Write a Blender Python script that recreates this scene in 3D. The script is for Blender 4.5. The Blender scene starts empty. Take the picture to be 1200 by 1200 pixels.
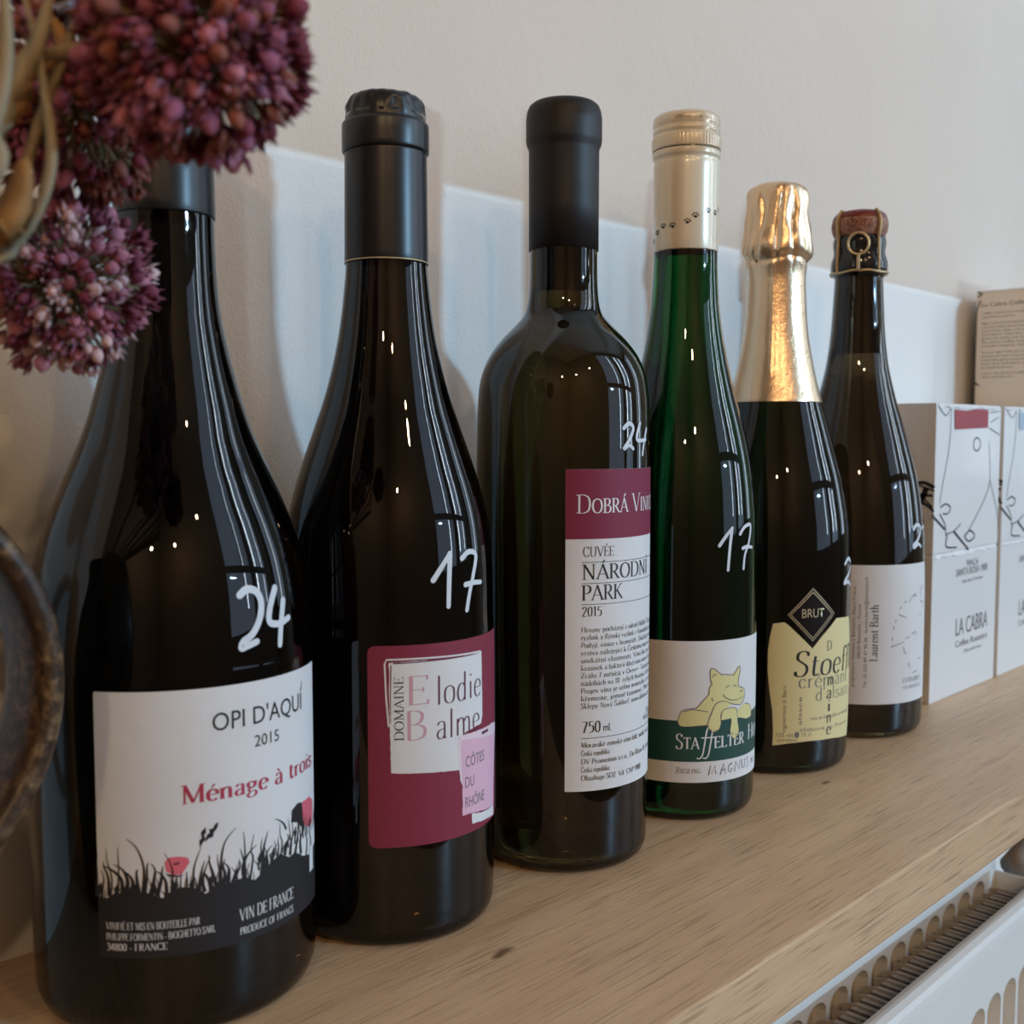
import bpy, bmesh, math, random
from mathutils import Vector, Matrix, noise
from mathutils.geometry import tessellate_polygon
SC = bpy.context.scene
PI = math.pi
rnd = random.Random(7)

# ---------------------------------------------------------------- camera, light, exposure
CAM_H = .169
th, pit = math.radians(43.578), math.radians(3.96)
right = Vector((math.sin(th), -math.cos(th), 0))
fwd = Vector((math.cos(pit)*math.cos(th), math.cos(pit)*math.sin(th), -math.sin(pit)))
up = right.cross(fwd)
cam = bpy.data.cameras.new('camera'); camo = bpy.data.objects.new('camera', cam); SC.collection.objects.link(camo)
M = Matrix((right, up, -fwd)).transposed().to_4x4(); M.translation = Vector((0, 0, CAM_H)); camo.matrix_world = M
cam.sensor_width = 36; cam.lens = 39.0; cam.clip_start = .01
cam.dof.use_dof = True; cam.dof.focus_distance = .43; cam.dof.aperture_fstop = 18
SC.camera = camo
SC.view_settings.view_transform = 'Standard'; SC.view_settings.look = 'None'; SC.view_settings.gamma = 1
SC.view_settings.use_curve_mapping = False; SC.view_settings.exposure = -.06
SC.render.engine = 'CYCLES'
cy = SC.cycles; cy.use_denoising = True; cy.max_bounces = 10; cy.transmission_bounces = 8
cy.caustics_reflective = False; cy.caustics_refractive = False; cy.sample_clamp_indirect = 4
w = bpy.data.worlds.new('sky'); SC.world = w; w.use_nodes = True
w.node_tree.nodes['Background'].inputs[0].default_value = (.55, .72, 1, 1)
w.node_tree.nodes['Background'].inputs[1].default_value = 1.0

def lamp(name, kind, loc, power, color, **k):
    l = bpy.data.lights.new(name, kind); l.energy = power; l.color = color
    for a, v in k.items(): setattr(l, a, v)
    o = bpy.data.objects.new(name, l); SC.collection.objects.link(o); o.location = loc
    return o
def aim(o, tgt):
    o.rotation_euler = (Vector(tgt)-o.location).to_track_quat('-Z', 'Y').to_euler()
WF = -2.2       # inner face of the window wall
for nm, x, y, z, sx, sz, P_, c_ in (('window_light_left', 1.585, WF-.06, 1.6, 1.43, 3.3, 5, (.75, .88, 1)), ('window_light_right', 3.2, WF-.06, 1.6, 1.3, 3.3, 14, (.52, .75, 1)),
        ('sky_streak_strip', 2.28, -2.9, 2.0, .06, 3.6, 19, (.66, .83, 1)), ('sky_streak_strip', 3.45, -2.9, 2.0, .08, 3.6, 31, (.80, .92, 1)), ('sky_streak_strip', 4.35, -2.9, 2.0, .09, 3.6, 31, (.75, .88, 1))):  # narrow strips added outside the windows to put bright streaks on the bottles
    o = lamp(nm, 'AREA', (x, y, z), P_, c_, shape='RECTANGLE', size=sx, size_y=sz); aim(o, (x, 0, z))
o = lamp('window_light_side', 'AREA', (5.1, -1.45, 1.6), 6, (.58, .80, 1), shape='RECTANGLE', size=1.1, size_y=3.3); aim(o, (0, -1.45, 1.6))
o = lamp('sky_streak_strip', 'AREA', (5.6, -1.55, 1.6), 9, (.85, .95, 1), shape='RECTANGLE', size=.12, size_y=3.3); aim(o, (0, -1.45, 1.6))  # one more added strip, for streaks towards the bottles' right edges
o = lamp('low_strip_lamp', 'AREA', (1.98, -4.2, -.2232), 33, (.74, .93, 1), shape='RECTANGLE', size=.34, size_y=.002); aim(o, (1.98, 0, -.2232))  # made-up thin strip, shining up over the sill on to the upper wall
o = lamp('patch_strip_lamp', 'AREA', (1.98, -4.2, 1.19), 120, (.38, .70, 1), shape='RECTANGLE', size=.34, size_y=.002); aim(o, (1.98, 0, 1.19))  # added strip lamp, kept thin so the blue wall patch ends sharply
for p, e in (((-1.25, -1.0, 1.15), 21), ((-.75, -1.55, 1.3), 21), ((.1, -1.3, 1.35), 10)):
    lamp('pendant_bulb', 'POINT', p, e, (1, .66, .36), shadow_soft_size=.03)

# ---------------------------------------------------------------- helpers
def coll(o):
    SC.collection.objects.link(o); return o
def thing(name, label, cat, loc=(0, 0, 0), rz=0, group=None):
    o = coll(bpy.data.objects.new(name, None)); o.location = loc; o.rotation_euler = (0, 0, rz)
    o.empty_display_size = .02
    o['label'] = label; o['category'] = cat
    if group: o['group'] = group
    return o
def mesh(name, V, F, mats, parent=None, smooth=False, idx=None, loc=None, recalc=False):
    me = bpy.data.meshes.new(name); me.from_pydata([tuple(v) for v in V], [], F)
    for m in (mats if isinstance(mats, (list, tuple)) else [mats]): me.materials.append(m)
    if idx: me.polygons.foreach_set('material_index', idx)
    if recalc:
        b = bmesh.new(); b.from_mesh(me); bmesh.ops.recalc_face_normals(b, faces=b.faces); b.to_mesh(me); b.free()
    if smooth: me.polygons.foreach_set('use_smooth', [True]*len(me.polygons))
    me.update()
    o = coll(bpy.data.objects.new(name, me)); o.parent = parent
    if loc: o.location = loc
    return o
def struct(o): o['kind'] = 'structure'; return o
def box(name, lo, hi, m, parent=None, bevel=0, loc=None):
    b = bmesh.new(); bmesh.ops.create_cube(b, size=1)
    for v in b.verts: v.co = Vector([(lo[i]+hi[i])/2+v.co[i]*(hi[i]-lo[i]) for i in range(3)])
    if bevel: bmesh.ops.bevel(b, geom=b.edges[:], offset=bevel, segments=2, affect='EDGES', profile=.6)
    me = bpy.data.meshes.new(name); b.to_mesh(me); b.free(); me.materials.append(m)
    o = coll(bpy.data.objects.new(name, me)); o.parent = parent
    if loc: o.location = loc
    return o
class MB:
    def __init__(s): s.V = []; s.F = []; s.I = []
    def add(s, V, F, i=0):
        n = len(s.V); s.V += [Vector(v) for v in V]; s.F += [tuple(a+n for a in f) for f in F]; s.I += [i]*len(F)
    def box(s, lo, hi, i=0):
        V = [(x, y, z) for x in (lo[0], hi[0]) for y in (lo[1], hi[1]) for z in (lo[2], hi[2])]
        s.add(V, [(0, 1, 3, 2), (4, 6, 7, 5), (0, 4, 5, 1), (2, 3, 7, 6), (0, 2, 6, 4), (1, 5, 7, 3)], i)
    def tube(s, P, r, n=8, i=0, cap=True, flat=1):
        P = [Vector(p) for p in P]; rr = r if isinstance(r, (list, tuple)) else [r]*len(P)
        t0 = (P[1]-P[0]).normalized(); a = t0.orthogonal().normalized(); V = []
        for k, p in enumerate(P):
            t = (P[min(k+1, len(P)-1)]-P[max(k-1, 0)]).normalized()
            a = (a-t*a.dot(t)).normalized(); b = t.cross(a)
            V += [p+(a*math.cos(2*PI*j/n)+b*math.sin(2*PI*j/n)*flat)*rr[k] for j in range(n)]
        F = [(k*n+j, k*n+(j+1) % n, (k+1)*n+(j+1) % n, (k+1)*n+j) for k in range(len(P)-1) for j in range(n)]
        if cap: F += [tuple(range(n))[::-1], tuple((len(P)-1)*n+j for j in range(n))]
        s.add(V, F, i)
    def obj(s, name, mats, parent=None, smooth=False, **k):
        return mesh(name, s.V, s.F, mats, parent, smooth, s.I, **k)
def crom(P, n):
    P = [tuple(p) for p in P]; o = []
    for k in range(len(P)-1):
        p0, p1, p2, p3 = P[max(k-1, 0)], P[k], P[k+1], P[min(k+2, len(P)-1)]
        for j in range(n):
            t = j/n
            o.append(tuple(.5*(2*b+(c-a)*t+(2*a-5*b+4*c-d)*t*t+(3*b-a-3*c+d)*t**3) for a, b, c, d in zip(p0, p1, p2, p3)))
    return o+[P[-1]]
def lathe_data(P, n=96, fn=None, flip=False):
    """P: (r, z) bottom to top; r = 0 closes an end"""
    V = []; F = []; rings = []
    for r, z in P:
        if r <= 1e-7: rings.append([len(V)]); V.append((0, 0, z))
        else:
            rings.append(list(range(len(V), len(V)+n)))
            for j in range(n):
                a = 2*PI*j/n; q = r+(fn(a, z, r) if fn else 0)
                V.append((q*math.cos(a), q*math.sin(a), z))
    for A, B in zip(rings, rings[1:]):
        for j in range(n):
            k = (j+1) % n
            if len(A) == 1 and len(B) == 1: continue
            if len(A) == 1: F.append((A[0], B[k], B[j]))
            elif len(B) == 1: F.append((A[j], A[k], B[0]))
            else: F.append((A[j], A[k], B[k], B[j]))
    if flip: F = [f[::-1] for f in F]
    return V, F
def lathe(name, P, m, parent=None, n=96, fn=None, **k):
    V, F = lathe_data(P, n, fn); return mesh(name, V, F, m, parent, True, **k)

# ---------------------------------------------------------------- materials
def mat(name, col, rough=.5, metal=0, spec=.5, trans=0, ior=1.5, coat=0, emit=None):
    m = bpy.data.materials.new(name); m.use_nodes = True
    b = m.node_tree.nodes['Principled BSDF']
    b.inputs['Base Color'].default_value = (*col, 1); b.inputs['Roughness'].default_value = rough
    b.inputs['Metallic'].default_value = metal; b.inputs['Specular IOR Level'].default_value = spec
    b.inputs['Transmission Weight'].default_value = trans; b.inputs['IOR'].default_value = ior
    b.inputs['Coat Weight'].default_value = coat; b.inputs['Coat Roughness'].default_value = .08
    return m
def nodes(m): return m.node_tree.nodes, m.node_tree.links, m.node_tree.nodes['Principled BSDF']
def coords(m, scale=(1, 1, 1), rot=(0, 0, 0)):
    N, L, B = nodes(m); tc = N.new('ShaderNodeTexCoord'); mp = N.new('ShaderNodeMapping')
    mp.inputs['Scale'].default_value = scale; mp.inputs['Rotation'].default_value = rot
    L.new(tc.outputs['Object'], mp.inputs['Vector']); return mp.outputs[0]
def noise_tex(m, vec, scale, detail=3, rough=.5, dist=0):
    N, L, B = nodes(m); t = N.new('ShaderNodeTexNoise'); L.new(vec, t.inputs['Vector'])
    t.inputs['Scale'].default_value = scale; t.inputs['Detail'].default_value = detail
    t.inputs['Roughness'].default_value = rough; t.inputs['Distortion'].default_value = dist
    return t.outputs['Fac']
def ramp(m, fac, stops):
    N, L, B = nodes(m); r = N.new('ShaderNodeValToRGB'); L.new(fac, r.inputs[0]); e = r.color_ramp.elements
    while len(e) < len(stops): e.new(.5)
    for k, (p, c) in enumerate(stops): e[k].position = p; e[k].color = (*c, 1) if len(c) == 3 else c
    return r.outputs[0]
def mixc(m, fac, a, b, mode='MIX'):
    N, L, B = nodes(m); x = N.new('ShaderNodeMix'); x.data_type = 'RGBA'; x.blend_type = mode
    for s, v in ((x.inputs[0], fac), (x.inputs[6], a), (x.inputs[7], b)):
        if isinstance(v, (int, float)): s.default_value = v
        elif isinstance(v, tuple): s.default_value = (*v, 1)
        else: L.new(v, s)
    return x.outputs[2]
def bump(m, fac, dist, strength=1, prev=None):
    N, L, B = nodes(m); b = N.new('ShaderNodeBump'); b.inputs['Distance'].default_value = dist; b.inputs['Strength'].default_value = strength
    L.new(fac, b.inputs['Height'])
    if prev: L.new(prev, b.inputs['Normal'])
    L.new(b.outputs[0], B.inputs['Normal']); return b.outputs[0]
def tocol(m, c): N, L, B = nodes(m); L.new(c, B.inputs['Base Color'])

plaster = mat('plaster', (.80, .775, .735), .62, spec=.3)
v = coords(plaster); f1 = noise_tex(plaster, v, 620, 3, .55); f2 = noise_tex(plaster, v, 140, 2)
tocol(plaster, ramp(plaster, noise_tex(plaster, v, 9, 3), [(.3, (.775, .75, .71)), (.7, (.81, .785, .745))]))
p_ = bump(plaster, f2, .0007, .45); bump(plaster, f1, .00035, .85, p_)
wallp = mat('room_paint', (.26, .21, .165), .8)
ceilp = mat('ceiling_paint', (.55, .52, .48), .8)
floorm = mat('floor_boards', (.30, .19, .11), .5)
tocol(floorm, ramp(floorm, noise_tex(floorm, coords(floorm, (1, 12, 1)), 4, 4), [(.3, (.24, .15, .085)), (.7, (.36, .24, .14))]))
oak = mat('oiled_oak', (.45, .29, .17), .42, spec=.4)
v = coords(oak, (5, 95, 95)); g = noise_tex(oak, v, 1, 4, .6, .6)
base = ramp(oak, g, [(.25, (.45, .275, .15)), (.5, (.61, .40, .232)), (.75, (.71, .495, .30))])
v1 = coords(oak, (1.3, 16, 16)); base = mixc(oak, .55, base, ramp(oak, noise_tex(oak, v1, 1, 3, .5, .3), [(.3, (.48, .305, .175)), (.7, (.73, .515, .325))]))
v2 = coords(oak, (34, 1100, 1100), (0, 0, .018)); pores = ramp(oak, noise_tex(oak, v2, 1, 3), [(.55, (0, 0, 0)), (.66, (1, 1, 1))])
v3 = coords(oak, (7, 620, 620), (0, 0, -.01)); pores2 = ramp(oak, noise_tex(oak, v3, 1, 3), [(.60, (0, 0, 0)), (.72, (1, 1, 1))])
c = mixc(oak, mixc(oak, .5, (0, 0, 0), pores), base, (.20, .115, .06)); c = mixc(oak, mixc(oak, .55, (0, 0, 0), pores2), c, (.22, .13, .07))
# two small knots in the board
N, L, B = nodes(oak); geo = N.new('ShaderNodeTexCoord')
for kx, ky, sx, sy in ((.254, .2455, 170, 420), (.2505, .2445, 260, 600), (.49, .255, 200, 500)):
    s = N.new('ShaderNodeVectorMath'); s.operation = 'SUBTRACT'; L.new(geo.outputs['Object'], s.inputs[0]); s.inputs[1].default_value = (kx, ky, 0)
    q = N.new('ShaderNodeVectorMath'); q.operation = 'MULTIPLY'; L.new(s.outputs[0], q.inputs[0]); q.inputs[1].default_value = (sx, sy, 60)
    l = N.new('ShaderNodeVectorMath'); l.operation = 'LENGTH'; L.new(q.outputs[0], l.inputs[0])
    k = ramp(oak, l.outputs['Value'], [(.35, (.85, .85, .85)), (1, (0, 0, 0))]); c = mixc(oak, k, c, (.14, .07, .035))
tocol(oak, c)
p_ = bump(oak, pores, .0002, -.5); bump(oak, noise_tex(oak, coords(oak, (60, 900, 900)), 1, 3), .00025, .6, p_)
white_enamel = mat('white_enamel', (.80, .79, .76), .25, coat=.3)
fin_steel = mat('shaded_fin_brown', (.40, .35, .30), .6, metal=.2)  # brown of the fins in shade is put into this colour
dark_void = mat('gap_shade', (.07, .065, .06), .7)  # near-black colour standing in for the shade in the radiator gap
brass = mat('aged_brass', (.24, .19, .155), .6, metal=.1)

def glass(name, col, rough=.015): return mat(name, col, rough, trans=1, ior=1.5)
GL = {'b1': glass('dark_olive_glass', (.006, .0045, .003)), 'b2': glass('black_red_glass', (.009, .005, .0025)),
      'b3': glass('olive_glass', (.042, .028, .007)), 'b4': glass('emerald_glass', (.0015, .06, .010)),
      'b5': glass('deep_green_glass', (.012, .015, .004)), 'b6': glass('brown_glass', (.05, .033, .014))}
paper = mat('label_paper', (.80, .79, .78), .55); nodes_ = coords(paper)
bump(paper, noise_tex(paper, nodes_, 260, 3), .0003, .35)
tocol(paper, ramp(paper, noise_tex(paper, nodes_, 25, 3), [(.3, (.66, .645, .635)), (.75, (.72, .71, .70))]))
cream_paper = mat('yellow_paper', (.70, .60, .30), .5)
maroon = mat('maroon_print', (.20, .022, .05), .55, spec=.25); wine_paper = mat('wine_red_paper', (.215, .028, .052), .55, spec=.25)
pink_paper = mat('pink_print', (.70, .42, .53), .5); pale_pink = mat('pale_pink_print', (.74, .58, .62), .5)
ink = mat('black_ink', (.012, .012, .014), .45); ink_label = mat('black_print', (.018, .016, .017), .6, spec=.3)
grey_ink = mat('grey_ink', (.16, .15, .15), .5); light_ink = mat('light_grey_ink', (.42, .41, .40), .5)
red_ink = mat('red_ink', (.40, .03, .07), .5); plum_ink = mat('plum_ink', (.09, .015, .04), .5)
poppy_red = mat('poppy_pink', (.66, .13, .17), .5); white_ink = mat('white_print', (.72, .71, .70), .5)
green_print = mat('green_print', (.006, .055, .042), .5); dog_yellow = mat('straw_yellow_print', (.66, .60, .27), .5)
purple_line = mat('violet_ink', (.10, .05, .09), .5); gold_print = mat('gold_print', (.62, .50, .30), .35, metal=.4)
brown_print = mat('brown_black_print', (.012, .007, .005), .6, spec=.1)
marker = mat('white_paint_marker', (.62, .65, .68), .5)
cap_black = mat('black_satin_capsule', (.010, .010, .011), .33, spec=.42)
cap_matte = mat('black_matte_capsule', (.012, .010, .010), .5, spec=.35)
cream_cap = mat('cream_lacquer', (.72, .63, .47), .28, metal=.12, coat=.5)
foil = mat('champagne_gold_foil', (.78, .58, .38), .28, metal=.85)
v = coords(foil); p_ = bump(foil, noise_tex(foil, v, 420, 3, .6, .4), .0005, .35)
cork = mat('cork', (.42, .22, .13), .7); v = coords(cork)
tocol(cork, ramp(cork, noise_tex(cork, v, 330, 4, .6), [(.35, (.12, .045, .03)), (.5, (.27, .12, .075)), (.7, (.38, .20, .13))])); bump(cork, noise_tex(cork, v, 300, 3), .0006, .6)
plaque = mat('red_brown_plaque', (.16, .025, .018), .3, metal=.3)
wire = mat('brass_wire', (.62, .45, .25), .35, metal=.7)
neck_foil = mat('black_neck_glass', (.012, .010, .010), .12)
card = mat('white_card', (.70, .685, .665), .42, coat=.1); card_in = mat('raw_card', (.55, .43, .30), .8)
kraft = mat('cream_card', (.80, .71, .60), .6)
pink_sticker = mat('rose_sticker', (.36, .08, .09), .6, spec=.2); blue_sticker = mat('blue_grey_sticker', (.30, .40, .48), .3)
stoneware = mat('stoneware_glaze', (.12, .07, .04), .36, spec=.35, coat=0); v = coords(stoneware)
a_ = ramp(stoneware, noise_tex(stoneware, v, 260, 6, .7), [(.36, (.018, .010, .006)), (.50, (.065, .034, .016)), (.62, (.17, .10, .045)), (.78, (.36, .26, .13))])
a_ = mixc(stoneware, ramp(stoneware, noise_tex(stoneware, v, 45, 2), [(.5, (0, 0, 0)), (.75, (.8, .8, .8))]), a_, (.035, .02, .014))
tocol(stoneware, a_); bump(stoneware, noise_tex(stoneware, v, 200, 3), .0006, .4)

# ---------------------------------------------------------------- room shell
WY = .358
struct(box('wall_back', (-2, WY, -.85), (5, WY+.15, 3.6), plaster))
struct(box('floor', (-2, WF, -.95), (5, WY, -.85), floorm))
struct(box('ceiling', (-2, WF-.15, 3.6), (5, WY+.15, 3.7), ceilp))
struct(box('wall_left', (-2.15, WF, -.85), (-2, WY, 3.6), wallp))
m = MB()
for lo, hi in (((WF, -.85), (-2.0, 3.6)), ((-2.0, -.85), (-.9, -.05)), ((-2.0, 3.3), (-.9, 3.6)), ((-.9, -.85), (WY, 3.6))): m.box((5, lo[0], lo[1]), (5.15, hi[0], hi[1]))
struct(m.obj('wall_right', wallp))
m = MB()
for lo, hi in (((-2, -.85), (.87, 3.6)), ((.87, -.85), (2.3, -.05)), ((.87, 3.3), (2.3, 3.6)), ((2.3, -.85), (2.55, 3.6)), ((2.55, -.85), (3.85, -.05)), ((2.55, 3.3), (3.85, 3.6)), ((3.85, -.85), (5, 3.6))):
    m.box((lo[0], WF-.15, lo[1]), (hi[0], WF, hi[1]))
struct(m.obj('wall_front', wallp))
wood_dark = mat('window_paint', (.25, .22, .2), .5)
for n_, x0, x1 in ((1, .87, 2.3), (2, 2.55, 3.85)):
    m = MB(); t = .035
    m.box((x0, WF-.05, -.05), (x0+t, WF, 3.3)); m.box((x1-t, WF-.05, -.05), (x1, WF, 3.3))
    m.box((x0+t, WF-.05, -.05), (x1-t, WF, -.01)); m.box((x0+t, WF-.05, 3.26), (x1-t, WF, 3.3))
    m.box((x0+t, WF-.05, .7995), (x1-t, WF, .94))  # unseen transom, added to cut the strip light level across the back wall
    xm = (x0+x1)/2+.18; m.box((xm, WF-.05, .94), (xm+.05, WF, 3.26))
    if n_ == 2: m.box((xm, WF-.05, -.01), (xm+.05, WF, .7995))
    struct(m.obj('window_%d' % n_, wood_dark))

m = MB(); t = .035
for lo, hi in (((-2.0, -.05), (-2.0+t, 3.3)), ((-.9-t, -.05), (-.9, 3.3)), ((-2.0+t, -.05), (-.9-t, -.01)), ((-2.0+t, 3.26), (-.9-t, 3.3)), ((-1.48, -.01), (-1.43, 3.26))): m.box((5, lo[0], lo[1]), (5.05, hi[0], hi[1]))
struct(m.obj('window_3', wood_dark))
# shelf board
sh = box('wooden_shelf', (-.75, .180, -.0235), (1.9, WY, 0), oak, bevel=.0009)
sh['label'] = 'long oiled oak shelf board carrying the row of wine bottles'; sh['category'] = 'shelf'

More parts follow.
